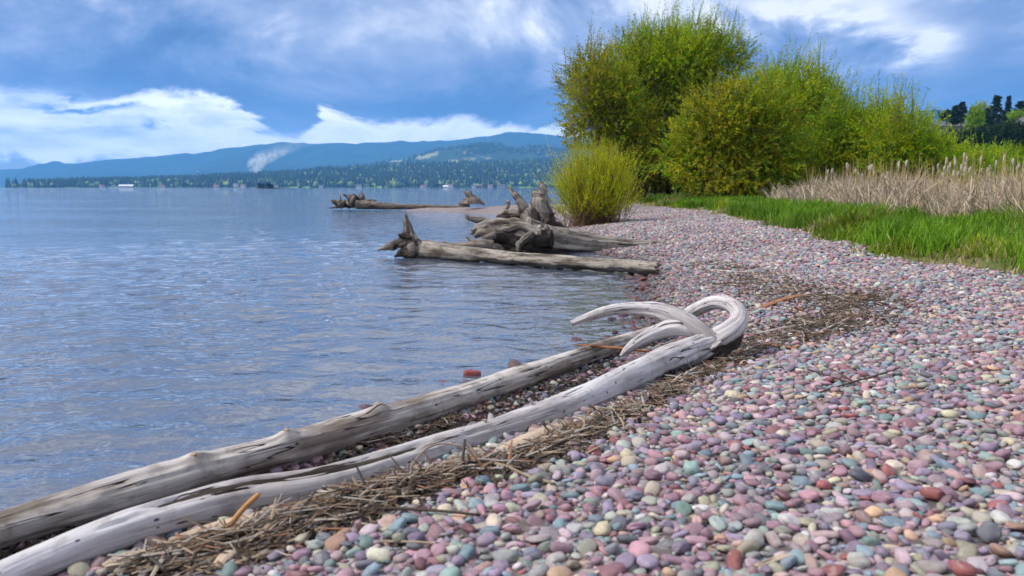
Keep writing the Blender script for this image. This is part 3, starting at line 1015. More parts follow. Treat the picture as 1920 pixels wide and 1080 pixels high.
# ---- log with a forked root end lying in the water
ptsC = zs([(768, 470, 0.10), (800, 468, 0.12), (850, 474, 0.10), (920, 481, 0.085), (1000, 489, 0.08), (1080, 494, 0.085), (1160, 499, 0.09), (1232, 504, 0.09)])
oC = np.array([ptsC[3][0], ptsC[3][1], 0])
dC = ptsC[0][1]
logC = thing('driftwood_log', 'slim grey log reaching into the water with an upright prong at its tip', 'driftwood', oC)
tC = Tube(ptsC, [0.13, 0.14, 0.115, 0.095, 0.088, 0.085, 0.082, 0.07], 28, 26, 0.12, 0.07, 1.6, 31.0, ragged=0.08, grooves=[(0.3, 0.95, -60, 40, 0.25)])
tube_obj('trunk', tC, M_WOOD_GREY, logC, oC)
for q, (pp, rad, mt) in enumerate([
    ([(772, 470), (770, 452), (766, 436), (763, 420), (761, 405)], [0.16, 0.12, 0.075, 0.05, 0.018], M_WOOD_GREY),
    ([(775, 462), (757, 455), (742, 458), (728, 463), (712, 468)], [0.10, 0.075, 0.06, 0.045, 0.015], M_WOOD_GREY),
    ([(772, 474), (760, 473), (750, 476), (742, 480)], [0.10, 0.075, 0.05, 0.02], M_WOOD_DARK),
    ([(780, 462), (770, 446), (757, 440), (750, 446)], [0.09, 0.06, 0.035, 0.012], M_WOOD_DARK),
    ([(790, 466), (782, 452), (778, 442)], [0.08, 0.05, 0.02], M_WOOD_GREY),
    ([(770, 448), (757, 443), (748, 440)], [0.05, 0.035, 0.018], M_WOOD_DARK),
    ([(778, 474), (772, 478), (764, 482)], [0.07, 0.05, 0.03], M_WOOD_DARK),
    ([(742, 458), (739, 464), (737, 469)], [0.035, 0.022, 0.006], M_WOOD_DARK)]):
    tube_obj('root', root_tube([at_d(a, b, dC - 0.02 * q) for a, b in pp], rad, 40 + q * 5.0), mt, logC, oC)

# ---- big trunk with its root plate
dD = 12.2
ptsD = [at_d(972, 446, dD + 0.05), at_d(1005, 449, dD + 0.12), at_d(1040, 455, dD + 0.2), at_d(1110, 461, dD + 0.3), at_d(1190, 464, dD + 0.4), at_d(1265, 461, dD + 0.45), at_d(1335, 459, dD + 0.5)]
oD = np.array([ptsD[2][0], ptsD[2][1], 0])
logD = thing('beached_tree', 'massive weathered trunk with gnarled root plate beached above the waterline', 'driftwood', oD)
tube_obj('trunk', Tube(ptsD, [0.15, 0.24, 0.245, 0.19, 0.13, 0.085, 0.035], 56, 30, 0.12, 0.13, 1.6, 52.0, grooves=[(0.2, 0.9, -35, 12, 0.12), (0.3, 0.8, 15, 5, 0.08), (0.25, 0.7, 45, 6, 0.08)]), M_WOOD_GREY, logD, oD)
for q, (pp, rad, mt, dy) in enumerate([  # the darkest tubes fill the plate's cavity, its shade put into their colour
    ([(990, 440), (950, 424), (920, 422), (898, 428), (888, 434)], [0.18, 0.13, 0.10, 0.07, 0.03], M_WOOD_GREY, -0.10),
    ([(985, 446), (950, 437), (920, 436), (900, 438), (893, 442)], [0.14, 0.10, 0.075, 0.06, 0.03], M_WOOD_GREY, -0.20),
    ([(1000, 455), (965, 452), (930, 450), (908, 447)], [0.16, 0.13, 0.10, 0.04], M_WOOD_DARK, -0.16),
    ([(1005, 460), (975, 464), (945, 464), (925, 456)], [0.14, 0.13, 0.10, 0.05], M_WOOD_DARK, -0.14),
    ([(1020, 440), (1003, 425), (985, 420), (975, 428)], [0.14, 0.10, 0.07, 0.03], M_WOOD_GREY, -0.08),
    ([(1035, 448), (1000, 448), (965, 446), (940, 444)], [0.12, 0.13, 0.10, 0.05], M_WOOD_DARK, -0.22),
    ([(1015, 436), (985, 428), (955, 428), (935, 432)], [0.11, 0.09, 0.07, 0.03], M_WOOD_GREY, -0.26),
    ([(1012, 446), (1000, 430), (992, 420), (996, 412)], [0.10, 0.075, 0.05, 0.03], M_WOOD_GREY, -0.2),
    ([(985, 470), (968, 468), (950, 474), (938, 478)], [0.10, 0.07, 0.05, 0.03], M_WOOD_GREY, -0.22),
    ([(1000, 438), (985, 447), (975, 458), (972, 470)], [0.05, 0.05, 0.045, 0.03], M_WOOD_GREY, -0.36),
    ([(930, 440), (912, 446), (900, 452)], [0.05, 0.04, 0.02], M_WOOD_GREY, -0.3),
    ([(960, 462), (935, 463), (915, 466)], [0.10, 0.09, 0.06], M_WOOD_DARK, 0.10),
    ([(940, 474), (930, 462), (922, 470), (912, 476)], [0.08, 0.06, 0.05, 0.03], M_WOOD_GREY, -0.30)]):
    tube_obj('root', root_tube([at_d(a, b, dD + dy) for a, b in pp], rad, 60 + q * 5.0), mt, logD, oD)

dE = 14.0
oE = at_d(1000, 440, dE) * np.array([1, 1, 0])
logE = thing('driftwood_stump', 'split grey stump standing up behind the massive trunk beside the willow shrub', 'driftwood', oE)
for q, (nm, pp, rad, mt, dy) in enumerate([
    ('trunk', [(1020, 436), (1016, 410), (1013, 388), (1011, 368), (1010, 356)], [0.24, 0.19, 0.165, 0.13, 0.105], M_WOOD_GREY, 0.0),
    ('root', [(1005, 432), (995, 410), (985, 394), (974, 377), (966, 366), (957, 355)], [0.22, 0.155, 0.105, 0.08, 0.065, 0.03], M_WOOD_GREY, -0.15),
    ('root', [(1020, 430), (1030, 412), (1036, 400)], [0.16, 0.10, 0.03], M_WOOD_DARK, -0.2),
    ('root', [(1003, 425), (1003, 405), (1000, 393)], [0.12, 0.09, 0.03], M_WOOD_DARK, -0.25),
    ('root', [(1000, 418), (970, 404), (948, 400), (935, 405)], [0.11, 0.08, 0.05, 0.02], M_WOOD_GREY, 0.05),
    ('root', [(985, 416), (955, 410), (938, 408), (930, 413)], [0.08, 0.07, 0.05, 0.02], M_WOOD_DARK, 0.0),
    ('root', [(990, 422), (940, 417), (905, 413), (880, 410), (874, 406)], [0.10, 0.06, 0.05, 0.04, 0.02], M_WOOD_GREY, -0.2),
    ('root', [(952, 404), (950, 392), (953, 380), (949, 378)], [0.05, 0.04, 0.035, 0.015], M_WOOD_GREY, 0.1),
    ('root', [(1030, 440), (1045, 428), (1060, 430)], [0.14, 0.10, 0.03], M_WOOD_DARK, -0.1)]):
    tube_obj(nm, root_tube([at_d(a, b, dE + dy) for a, b in pp], rad, 80 + q * 5.0, 0.06 if q < 2 else 0.15), mt, logE, oE)

dHh = 11.4
oH = at_d(900, 470, dHh) * np.array([1, 1, 0])
logH = thing('driftwood_branch', 'dark broken branch low in the water between slim log and massive trunk', 'driftwood', oH)
tube_obj('limb', Tube([at_d(a, b, dHh) for a, b in [(826, 460), (845, 461), (870, 461), (895, 459), (925, 462)]], [0.02, 0.04, 0.06, 0.085, 0.09], 16, 8, 0.2, 0.2, 5, 130.0), M_WOOD_FAR, logH, oH)
tube_obj('twig', Tube([at_d(a, b, dHh) for a, b in [(892, 459), (882, 451), (874, 444)]], [0.03, 0.022, 0.01], 10, 5, 0.2, 0.2, 5, 135.0), M_WOOD_FAR, logH, oH)
tube_obj('twig', Tube([at_d(a, b, dHh) for a, b in [(840, 461), (835, 455), (831, 452)]], [0.03, 0.022, 0.01], 10, 5, 0.2, 0.2, 5, 138.0), M_WOOD_FAR, logH, oH)

# ---- far driftwood on the gravel spit
dF = 35.4
oF = at_d(665, 388, dF) * np.array([1, 1, 0])
logF = thing('driftwood_log', 'fallen log with a tangled root plate at the tip of the gravel spit', 'driftwood', oF)
tube_obj('trunk', Tube([at_d(a, b, dF - 0.4) for a, b in [(668, 383), (700, 385), (750, 387), (800, 387.5), (872, 388)]], [0.22, 0.17, 0.13, 0.10, 0.06], 14, 8, 0.1, 0.08, 1.5, 150.0), M_WOOD_FAR, logF, oF)
fr_ = np.random.default_rng(21)
for q in range(30):
    a0 = fr_.uniform(640, 690)
    sx = np.sign(fr_.normal()) * fr_.uniform(4, 20)
    hgt = fr_.uniform(4, 20) * (1.1 if 640 < a0 + sx < 690 else 0.6)
    pp = [(a0, 385), (a0 + sx * 0.4, 385 - hgt * 0.7), (a0 + sx, 385 - hgt)]
    tube_obj('root', Tube([at_d(a, b, dF + fr_.uniform(-0.5, 0.5)) for a, b in pp], [0.13, 0.09, 0.03], 8, 5, 0.2, 0.2, 3, q * 3.0), M_WOOD_FAR if q % 3 else M_WOOD_DARK, logF, oF)
for pp, rad in (([(676, 378), (680, 368), (675, 358)], [0.12, 0.08, 0.02]), ([(682, 372), (676, 372), (672, 364)], [0.06, 0.05, 0.02]), ([(640, 380), (638, 372), (638.5, 365)], [0.05, 0.035, 0.025]), ([(655, 378), (655, 371), (656, 367)], [0.04, 0.03, 0.02]),
                ([(690, 382), (700, 378), (708, 384)], [0.14, 0.10, 0.04]), ([(640, 388), (628, 389), (617, 390)], [0.07, 0.05, 0.02]), ([(634, 386), (629, 380), (627, 376)], [0.1, 0.09, 0.05])):
    tube_obj('root', Tube([at_d(a, b, dF) for a, b in pp], rad, 8, 6, 0.15, 0.2, 3, rad[0] * 999), M_WOOD_FAR, logF, oF)
dG = 32.5
oG = at_d(884, 385, dG) * np.array([1, 1, 0])
logG = thing('driftwood_stump', 'small dark upturned stump with two prongs on the gravel spit', 'driftwood', oG)
for q, (nm, pp, rad) in enumerate([('trunk', [(884, 382), (884, 376), (883, 370)], [0.36, 0.30, 0.16]), ('root', [(884, 374), (878, 366), (869, 359)], [0.13, 0.09, 0.04]), ('root', [(883, 374), (882, 366), (881.5, 357)], [0.12, 0.08, 0.03]),
                                   ('root', [(884, 370), (894, 376), (908, 383)], [0.14, 0.10, 0.05]), ('root', [(880, 380), (868, 381), (860, 383)], [0.16, 0.10, 0.05]), ('root', [(876, 376), (872, 373), (870, 377)], [0.1, 0.07, 0.03])]):
    tube_obj(nm, Tube([at_d(a, b, dG) for a, b in pp], rad, 12, 7, 0.2, 0.2, 3, 170 + q * 3.0), M_WOOD_FAR, logG, oG)

# ------------------------------------------------------------------ pebbles
pr = np.random.default_rng(99)


def ico(sub):
    import bmesh
    bm = bmesh.new()
    bmesh.ops.create_icosphere(bm, subdivisions=sub, radius=1.0)
    V = np.array([v.co[:] for v in bm.verts])
    Fc = np.array([[v.index for v in f.verts] for f in bm.faces])
    bm.free()
    return V, Fc


def pebble_mesh(k, sub, mat):
    V, Fc = ico(sub)
    r = np.random.default_rng(1000 + k)
    off = r.uniform(0, 50, 3)
    p = r.uniform(2.0, 4.5)
    s = 1.0 / (np.abs(V) ** p).sum(1) ** (1 / p)
    Vp = V * (0.5 * s + 0.5)[:, None]
    Vp = Vp * (1 + 0.26 * vnoise(V * 0.9 + off) + 0.10 * vnoise(V * 2.1 + off))[:, None]
    asp = np.array([1.0, r.uniform(0.52, 0.92), r.uniform(0.28, 0.62)])
    Vp = Vp * asp
    me = bpy.data.meshes.new('pebble_shape')
    me.from_pydata(Vp.tolist(), [], Fc.tolist())
    me.polygons.foreach_set('use_smooth', np.full(len(Fc), True))
    me.materials.append(mat)
    return me, asp[2]


def darts(cands, rad, cell):
    """keep candidates (already sorted big to small) that do not overlap"""
    grid = {}
    keep = []
    for i in range(len(cands)):
        x, y = cands[i]
        gxi, gyi = int(x // cell), int(y // cell)
        ok = True
        for a in (-1, 0, 1):
            for b in (-1, 0, 1):
                for (qx, qy, qr) in grid.get((gxi + a, gyi + b), ()):
                    dd = qr + rad[i]
                    if (qx - x) ** 2 + (qy - y) ** 2 < dd * dd:
                        ok = False
                        break
                if not ok:
                    break
            if not ok:
                break
        if ok:
            grid.setdefault((gxi, gyi), []).append((x, y, rad[i]))
            keep.append(i)
    return np.array(keep)


def scatter(n, x0, x1, y0, y1, mean, sig, lo, hi, pack, seed, test):
    r = np.random.default_rng(seed)
    P = np.stack([r.uniform(x0, x1, n), r.uniform(y0, y1, n)], -1)
    P = P[test(P[:, 0], P[:, 1])]
    a = np.clip(r.lognormal(math.log(mean), sig, len(P)), lo, hi)
    o = np.argsort(-a)
    P, a = P[o], a[o]
    k = darts(P, a * pack, hi * pack * 2.001)
    return P[k], a[k]


def vis(x, y):
    return (np.abs(x) < 0.70 * y + 0.35)


def in_gap(x, y):
    tr = np.full(np.shape(x), 1e9)
    for q in range(7):
        ax, ay = GAP[q]
        dx, dy = GAP[q + 1] - GAP[q]
        tt = np.clip(((x - ax) * dx + (y - ay) * dy) / (dx * dx + dy * dy), 0, 1)
        tr = np.minimum(tr, (x - ax - tt * dx) ** 2 + (y - ay - tt * dy) ** 2)
    return tr < 0.075 ** 2


def near_test(x, y):
    return vis(x, y) & (~in_gap(x, y) | (np.sin(x * 91.0) * np.sin(y * 77.0) > 0.55)) & (land_d(x, y) > -0.05) & (grass_d(x, y) < 0.12)


def mid_test(x, y):
    return vis(x, y) & (land_d(x, y) > -0.05) & (grass_d(x, y) < 0.15) & (y >= 8.0)


def wet_test(x, y):
    d = land_d(x, y)
    return vis(x, y) & (d <= -0.05) & (d > -2.2)


sets = []
P, a = scatter(330000, -2.2, 5.6, 0.95, 8.2, 0.0114, 0.42, 0.006, 0.027, 0.72, 1, near_test)
sets.append((P, a, 0.0, False))
P, a = scatter(110000, -2.2, 5.6, 0.95, 8.2, 0.0130, 0.25, 0.009, 0.022, 0.82, 2, near_test)
sets.append((P, a, -0.009, False))
P, a = scatter(150000, 0.5, 5.6, 8.0, 24.0, 0.019, 0.30, 0.012, 0.038, 0.70, 3, mid_test)
sets.append((P, a, 0.0, False))
P, a = scatter(60000, -5.0, 2.2, 1.2, 12.0, 0.018, 0.45, 0.010, 0.060, 0.78, 4, wet_test)
sets.append((P, a, 0.0, True))
allP, allA, allZ, allW = [], [], [], []
for P, a, dz, wet in sets:
    allP.append(P)
    allA.append(a)
    allZ.append(np.full(len(P), dz))
    allW.append(np.full(len(P), wet))
P = np.concatenate(allP)
A = np.concatenate(allA)
DZ = np.concatenate(allZ)
WET = np.concatenate(allW)
N = len(P)
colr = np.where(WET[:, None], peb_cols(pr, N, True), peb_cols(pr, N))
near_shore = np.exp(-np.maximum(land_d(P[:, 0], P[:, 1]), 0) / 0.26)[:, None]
colr = colr * (1 - 0.68 * near_shore * np.array([0.92, 1.0, 1.0]))  # wet stones by the waterline, deepened so their colour carries the log gap's shade
NV = 26
vi = pr.integers(0, NV, N)
protoI, protoO, asp = [], [], []
pcoll = bpy.data.collections.new('pebble_shapes')
for k in range(NV):
    me, z = pebble_mesh(k, 2, M_PEB_I)
    o = bpy.data.objects.new('pebble_shape_%02d' % k, me)
    pcoll.objects.link(o)
    me2, z = pebble_mesh(k, 3, M_PEB_O)
    protoO.append(me2)
    asp.append(z)
asp = np.array(asp)
zg = H(P[:, 0], P[:, 1])
hz = asp[vi] * A
pz = zg + DZ + hz * 0.55 + pr.normal(0, 0.0035, N)
rot = np.stack([pr.normal(0, 0.30, N), pr.normal(0, 0.30, N), pr.uniform(0, 6.283, N)], -1)
scl = A[:, None] * pr.uniform(0.88, 1.12, (N, 3))
# the 300 that show largest
cy_ = P[:, 1] * math.cos(PITCH) - (pz - CAMZ) * math.sin(PITCH)
vx = 960 + F * P[:, 0] / np.maximum(cy_, 0.1)
vy = 540 - F * ((pz - CAMZ) * math.cos(PITCH) + P[:, 1] * math.sin(PITCH)) / np.maximum(cy_, 0.1)
inv = (vx > 15) & (vx < 1905) & (vy > 400) & (vy < 1065) & (DZ == 0) & (~WET)
score = np.where(inv, A / cy_, 0)
# not under the logs
for tb in (tA, tB):
    for q in range(0, len(tb.P), 6):
        dd = (P[:, 0] - tb.P[q, 0]) ** 2 + (P[:, 1] - tb.P[q, 1]) ** 2
        score[dd < (tb.R[q] + 0.03) ** 2] = 0
big = np.argsort(-score)[:300]
isbig = np.zeros(N, bool)
isbig[big] = True
for i in big:
    o = bpy.data.objects.new('pebble', protoO[vi[i]])
    o.location = (P[i, 0], P[i, 1], pz[i])
    o.rotation_euler = rot[i]
    o.scale = scl[i]
    o.color = (colr[i, 0], colr[i, 1], colr[i, 2], 1)
    o.parent = beach
    col.objects.link(o)
R_ = ~isbig
me = bpy.data.meshes.new('pebbles')
n = int(R_.sum())
me.vertices.add(n)
me.vertices.foreach_set('co', np.stack([P[R_, 0], P[R_, 1], pz[R_]], -1).astype(np.float32).ravel())
for nm, typ, arr, key in (('rot', 'FLOAT_VECTOR', rot[R_], 'vector'), ('scl', 'FLOAT_VECTOR', scl[R_], 'vector'),
                          ('col', 'FLOAT_COLOR', np.concatenate([colr[R_], np.ones((n, 1))], 1), 'color'), ('vi', 'INT', vi[R_], 'value')):
    at = me.attributes.new(nm, typ, 'POINT')
    at.data.foreach_set(key, np.ascontiguousarray(arr, np.int32 if typ == 'INT' else np.float32).ravel())
pebbles = bpy.data.objects.new('pebbles', me)
col.objects.link(pebbles)
pebbles.parent = beach
pebbles['kind'] = 'stuff'
ng = bpy.data.node_groups.new('scatter_pebbles', 'GeometryNodeTree')
ng.interface.new_socket('Geometry', in_out='INPUT', socket_type='NodeSocketGeometry')
ng.interface.new_socket('Geometry', in_out='OUTPUT', socket_type='NodeSocketGeometry')
gi = ng.nodes.new('NodeGroupInput')
go = ng.nodes.new('NodeGroupOutput')
iop = ng.nodes.new('GeometryNodeInstanceOnPoints')
ci = ng.nodes.new('GeometryNodeCollectionInfo')
ci.inputs[0].default_value = pcoll
ci.inputs[1].default_value = True
ci.inputs[2].default_value = True


def named(nm, dt):
    nd = ng.nodes.new('GeometryNodeInputNamedAttribute')
    nd.data_type = dt
    nd.inputs[0].default_value = nm
    return nd.outputs[0]


L_ = ng.links.new
e2r = ng.nodes.new('FunctionNodeEulerToRotation')
L_(named('rot', 'FLOAT_VECTOR'), e2r.inputs[0])
L_(gi.outputs[0], iop.inputs['Points'])
L_(ci.outputs[0], iop.inputs['Instance'])
iop.inputs['Pick Instance'].default_value = True
L_(named('vi', 'INT'), iop.inputs['Instance Index'])
L_(e2r.outputs[0], iop.inputs['Rotation'])
L_(named('scl', 'FLOAT_VECTOR'), iop.inputs['Scale'])
L_(iop.outputs[0], go.inputs[0])
md = pebbles.modifiers.new('scatter', 'NODES')
md.node_group = ng


# ------------------------------------------------------------------ leaves, blades
def leaves(P0, D, L, nleaf, lsize, wsize, colors, r, bend=0.15, t0=0.1, spread=0.9):
    """narrow leaves along shoots; one rhombus each"""
    n = len(P0)
    tt = (np.arange(nleaf)[None, :] + r.uniform(0, 1, (n, nleaf))) / nleaf
    tt = t0 + (1 - t0) * tt
    bd = r.normal(0, 1, (n, 3)) * bend
    pos = P0[:, None, :] + D[:, None, :] * (L[:, None] * tt)[..., None] + bd[:, None, :] * (L[:, None] * tt ** 2)[..., None]
    pos = pos.reshape(-1, 3)
    m = len(pos)
    dd = norm(np.repeat(D, nleaf, 0) * 0.75 + r.normal(0, spread * 0.6, (m, 3)))
    sd = norm(np.cross(dd, r.normal(0, 1, (m, 3))))
    l = (lsize * r.uniform(0.6, 1.3, m) * (1.05 - 0.45 * tt.ravel()))[:, None]
    w = (wsize * r.uniform(0.7, 1.3, m))[:, None]
    V = np.stack([pos, pos + dd * l * 0.45 + sd * w, pos + dd * l, pos + dd * l * 0.45 - sd * w], 1).reshape(-1, 3)
    Fq = np.arange(m * 4).reshape(m, 4)
    cc = np.repeat(colors, nleaf, 0) * r.uniform(0.75, 1.25, (m, 1))
    return V, Fq, np.repeat(cc, 4, 0)


def twigs(P0, D, L, rad, r, bend=0.0):
    """thin three-sided shoots"""
    n = len(P0)
    a = norm(np.cross(D, np.array([0.3, 0.9, 0.1])))
    b = np.cross(D, a)
    Vs = []
    for k, (tt, s) in enumerate(((0, 1.0), (1, 0.3))):
        c = P0 + D * (L * tt)[:, None]
        for q in range(3):
            an = q * 2.094
            Vs.append(c + (a * math.cos(an) + b * math.sin(an)) * (rad * s))
    V = np.stack(Vs, 1).reshape(-1, 3)
    base = (np.arange(n) * 6)[:, None]
    Q = np.concatenate([base + np.array([q, (q + 1) % 3, 3 + (q + 1) % 3, 3 + q])[None] for q in range(3)])
    return V, Q


def pal(r, n, colors, weights):
    c = np.array(colors)[r.choice(len(colors), n, p=np.array(weights) / sum(weights))]
    return c * r.uniform(0.8, 1.2, (n, 1))


OLIVE = [(0.36, 0.36, 0.010), (0.27, 0.34, 0.010), (0.42, 0.35, 0.012), (0.16, 0.23, 0.010)]
GREEN = [(0.20, 0.38, 0.008), (0.28, 0.42, 0.009), (0.13, 0.27, 0.010), (0.36, 0.43, 0.009)]
LIME = [(0.48, 0.54, 0.007), (0.54, 0.51, 0.007), (0.35, 0.47, 0.009), (0.47, 0.42, 0.009)]
DEEP = [(0.018, 0.040, 0.014), (0.026, 0.055, 0.016), (0.035, 0.065, 0.018)]


def willow(name, label, basepx, depth, lobes, seed, group='willows along the shore', n_stem=7, leaf=0.112, dens=1.0, trunk_r=0.10, cat='willow', stem_mat=None, min_z=0.0):
    """lobes: (px, py, rx, ry, palette, density, up, shoot length, whips) at this depth"""
    r = np.random.default_rng(seed)
    bx = at_d(basepx, 400, depth)[0]
    bz = float(H(np.array([bx]), np.array([depth]))[0])
    base = np.array([bx, depth, bz])
    root = thing(name, label, cat, base, group)
    m_px = depth / F
    LV, LF, LC, off = [], [], [], 0
    TV, TQ, toff = [], [], 0
    stems = []
    for (px, py, rx, ry, palette, dn, up, sl, wh) in lobes:
        c = at_d(px, py, depth)
        c[1] += r.uniform(-0.3, 0.3) * rx * m_px
        R3 = np.array([rx * m_px * 1.12, rx * m_px * 0.9, ry * m_px * 1.03])
        ns = int(640 * R3[0] * R3[2] * dn * dens) + 20
        d = norm(r.normal(0, 1, (ns, 3)))
        rad = r.uniform(0, 1, ns) ** (1 / 2.4)
        # uneven outline: bumps on the lobe
        rad = rad * (1 + 0.38 * vnoise(d * 2.3 + seed * 3.1 + px))
        P0 = c + d * rad[:, None] * R3
        k = P0[:, 2] > bz + 0.12 + min_z
        P0, d = P0[k], d[k]
        D = norm(d * 0.55 + np.array([0, 0, 1.0]) * up * 0.62 + r.normal(0, 0.45, (len(P0), 3)))
        L = sl * r.uniform(0.5, 1.25, len(P0))
        # shoots of one bough share their tint
        tint = vnoise(P0 * 1.1 + seed)[:, None]
        C = pal(r, len(P0), palette[0], palette[1]) * (1 + 0.3 * tint)
        v, f, cc = leaves(P0, D, L, 17, leaf, leaf * 0.18, C, r)
        LV.append(v)
        LF.append(f + off)
        LC.append(cc)
        off += len(v)
        v, q = twigs(P0[::3], D[::3], L[::3], 0.006, r)
        TV.append(v)
        TQ.append(q + toff)
        toff += len(v)
        if wh:
            nw = int(wh * 0.75)
            d = norm(np.stack([r.normal(0, 0.6, nw), r.normal(0, 0.6, nw), np.abs(r.normal(0.9, 0.3, nw))], -1))
            P0 = c + d * R3 * 0.85
            D = norm(np.stack([r.normal(0.10, 0.16, nw), r.normal(0, 0.16, nw), np.ones(nw)], -1))
            L = sl * r.uniform(1.1, 2.3, nw)
            C = pal(r, nw, palette[0], palette[1])
            v, f, cc = leaves(P0, D, L, 34, leaf * 0.95, leaf * 0.15, C, r, bend=0.06)
            LV.append(v)
            LF.append(f + off)
            LC.append(cc)
            off += len(v)
            v, q = twigs(P0, D, L, 0.008, r)
            TV.append(v)
            TQ.append(q + toff)
            toff += len(v)
        for q in range(n_stem):
            e = c + r.normal(0, 0.45, 3) * R3
            st = base + np.array([r.normal(0, 0.18), r.normal(0, 0.18), -0.1])
            mid = st + (e - st) * 0.45 + np.array([r.normal(0, 0.12), r.normal(0, 0.12), 0.12 * np.linalg.norm(e - st)])
            stems.append(Tube([st, mid, e], [trunk_r * r.uniform(0.5, 1.0), trunk_r * 0.5, trunk_r * 0.10], 7, 6, 0.08, 0.05, 2, q + seed))
    crown = mk('crown', np.concatenate(LV), [np.concatenate(LF)], M_LEAF, root, base, smooth=False, attrs={'col': ('FLOAT_COLOR', np.concatenate(LC))})
    tube_obj('trunk', stems, stem_mat or M_BARK, root, base)
    mk('twigs', np.concatenate(TV), [np.concatenate(TQ)], M_STEM, crown, base)['kind'] = 'stuff'
    return root


P_OL = (OLIVE, (3, 2, 2, 2))
P_GR = (GREEN, (3, 3, 2, 2))
P_MX = (OLIVE + GREEN, (3, 2, 2, 1, 3, 3, 2, 2))
P_LI = (LIME, (3, 2, 3, 1))
P_DK = (DEEP, (2, 2, 1))
P_LG = (GREEN + LIME[:1], (2, 3, 1, 3, 2))

willow('willow_tree', 'tall willow with a rounded yellowish crown nearest the lake', 1205, 33.0,
       [(1112, 165, 50, 62, P_OL, 1.0, 0.7, 0.75, 34), (1105, 240, 46, 45, P_OL, 0.8, 0.4, 0.6, 0), (1150, 200, 45, 70, P_MX, 1.0, 0.6, 0.7, 0), (1165, 300, 50, 50, P_MX, 0.9, 0.4, 0.6, 0), (1185, 250, 50, 55, P_OL, 0.9, 0.4, 0.6, 0)], 301, n_stem=4)
willow('willow_tree', 'tallest willow whose green top shoots stand against the cloud', 1250, 35.0,
       [(1240, 125, 62, 60, P_LG, 1.15, 0.9, 0.8, 60), (1285, 115, 60, 50, P_LG, 1.1, 0.9, 0.8, 50), (1345, 120, 48, 44, P_MX, 1.0, 0.8, 0.8, 36), (1185, 130, 40, 50, P_MX, 1.0, 0.7, 0.7, 12), (1230, 220, 65, 75, P_MX, 1.0, 0.6, 0.7, 0),
        (1300, 200, 60, 60, P_MX, 1.0, 0.6, 0.7, 0), (1215, 310, 50, 50, P_OL, 1.2, 0.3, 0.6, 0), (1270, 310, 55, 60, P_OL, 1.0, 0.3, 0.6, 0)], 302, n_stem=4, trunk_r=0.14)
willow('willow_bush', 'broad rounded olive brown willow bush in front of the tall willows', 1380, 27.5,
       [(1345, 235, 62, 60, P_OL, 1.25, 0.6, 0.6, 16), (1415, 225, 62, 62, P_MX, 1.2, 0.7, 0.65, 24), (1310, 295, 52, 68, P_MX, 1.1, 0.4, 0.55, 0), (1385, 290, 60, 60, P_OL, 1.0, 0.4, 0.55, 0), (1445, 290, 62, 70, P_MX, 1.1, 0.4, 0.55, 0), (1350, 335, 70, 38, P_OL, 1.0, 0.2, 0.5, 0), (1440, 335, 60, 35, P_MX, 1.0, 0.2, 0.5, 0)], 303, n_stem=7, stem_mat=M_STEM, trunk_r=0.06)
willow('willow_bush', 'green willow bush with tall upright whips right of the olive bush', 1500, 31.0,
       [(1448, 185, 42, 40, P_LG, 1.1, 0.9, 0.75, 30), (1495, 195, 55, 52, P_LG, 1.1, 1.0, 0.8, 50), (1535, 235, 50, 60, P_GR, 1.0, 0.9, 0.75, 26), (1500, 300, 70, 60, P_MX, 1.1, 0.6, 0.6, 0)], 304, n_stem=7, stem_mat=M_STEM, trunk_r=0.06)
willow('willow_bush', 'willow bush with loose leaning whips behind the cattail stalks', 1590, 29.0,
       [(1575, 250, 50, 45, P_GR, 0.9, 1.0, 0.8, 34), (1620, 270, 45, 45, P_LG, 0.9, 0.9, 0.75, 22), (1590, 315, 70, 45, P_MX, 1.0, 0.6, 0.6, 0), (1540, 300, 45, 50, P_LG, 1.0, 0.6, 0.6, 0), (1640, 300, 50, 45, P_GR, 1.0, 0.6, 0.6, 10), (1640, 250, 40, 40, P_LG, 0.9, 0.9, 0.75, 24)], 305, n_stem=8, stem_mat=M_STEM, trunk_r=0.05)
willow('willow_bush', 'sparse willow bush whose thin shoots reach over the blue hill', 1690, 27.0,
       [(1675, 262, 48, 38, P_LG, 1.0, 1.0, 0.75, 44), (1720, 290, 50, 30, P_GR, 0.9, 0.8, 0.6, 8), (1690, 325, 75, 30, P_MX, 1.0, 0.6, 0.5, 0), (1745, 300, 40, 28, P_LG, 1.0, 0.8, 0.6, 14)], 306, n_stem=8, stem_mat=M_STEM, trunk_r=0.05)
willow('willow_bush', 'low bright green bush beyond the cattails below the conifers', 1800, 34.0,
       [(1780, 305, 45, 22, P_LG, 1.0, 0.9, 0.6, 14), (1830, 308, 50, 20, P_LG, 1.0, 0.8, 0.55, 8), (1805, 325, 70, 18, P_GR, 1.0, 0.6, 0.5, 0)], 307, n_stem=6, stem_mat=M_STEM, trunk_r=0.05)
willow('willow_bush', 'dense deep green bush beyond the cattails at the photo edge', 1890, 36.0,
       [(1880, 306, 48, 20, P_GR, 1.3, 0.7, 0.5, 0), (1930, 305, 50, 24, P_GR, 1.3, 0.7, 0.5, 0), (1890, 325, 80, 16, P_GR, 1.2, 0.6, 0.5, 0)], 308, n_stem=5, stem_mat=M_STEM, trunk_r=0.05)

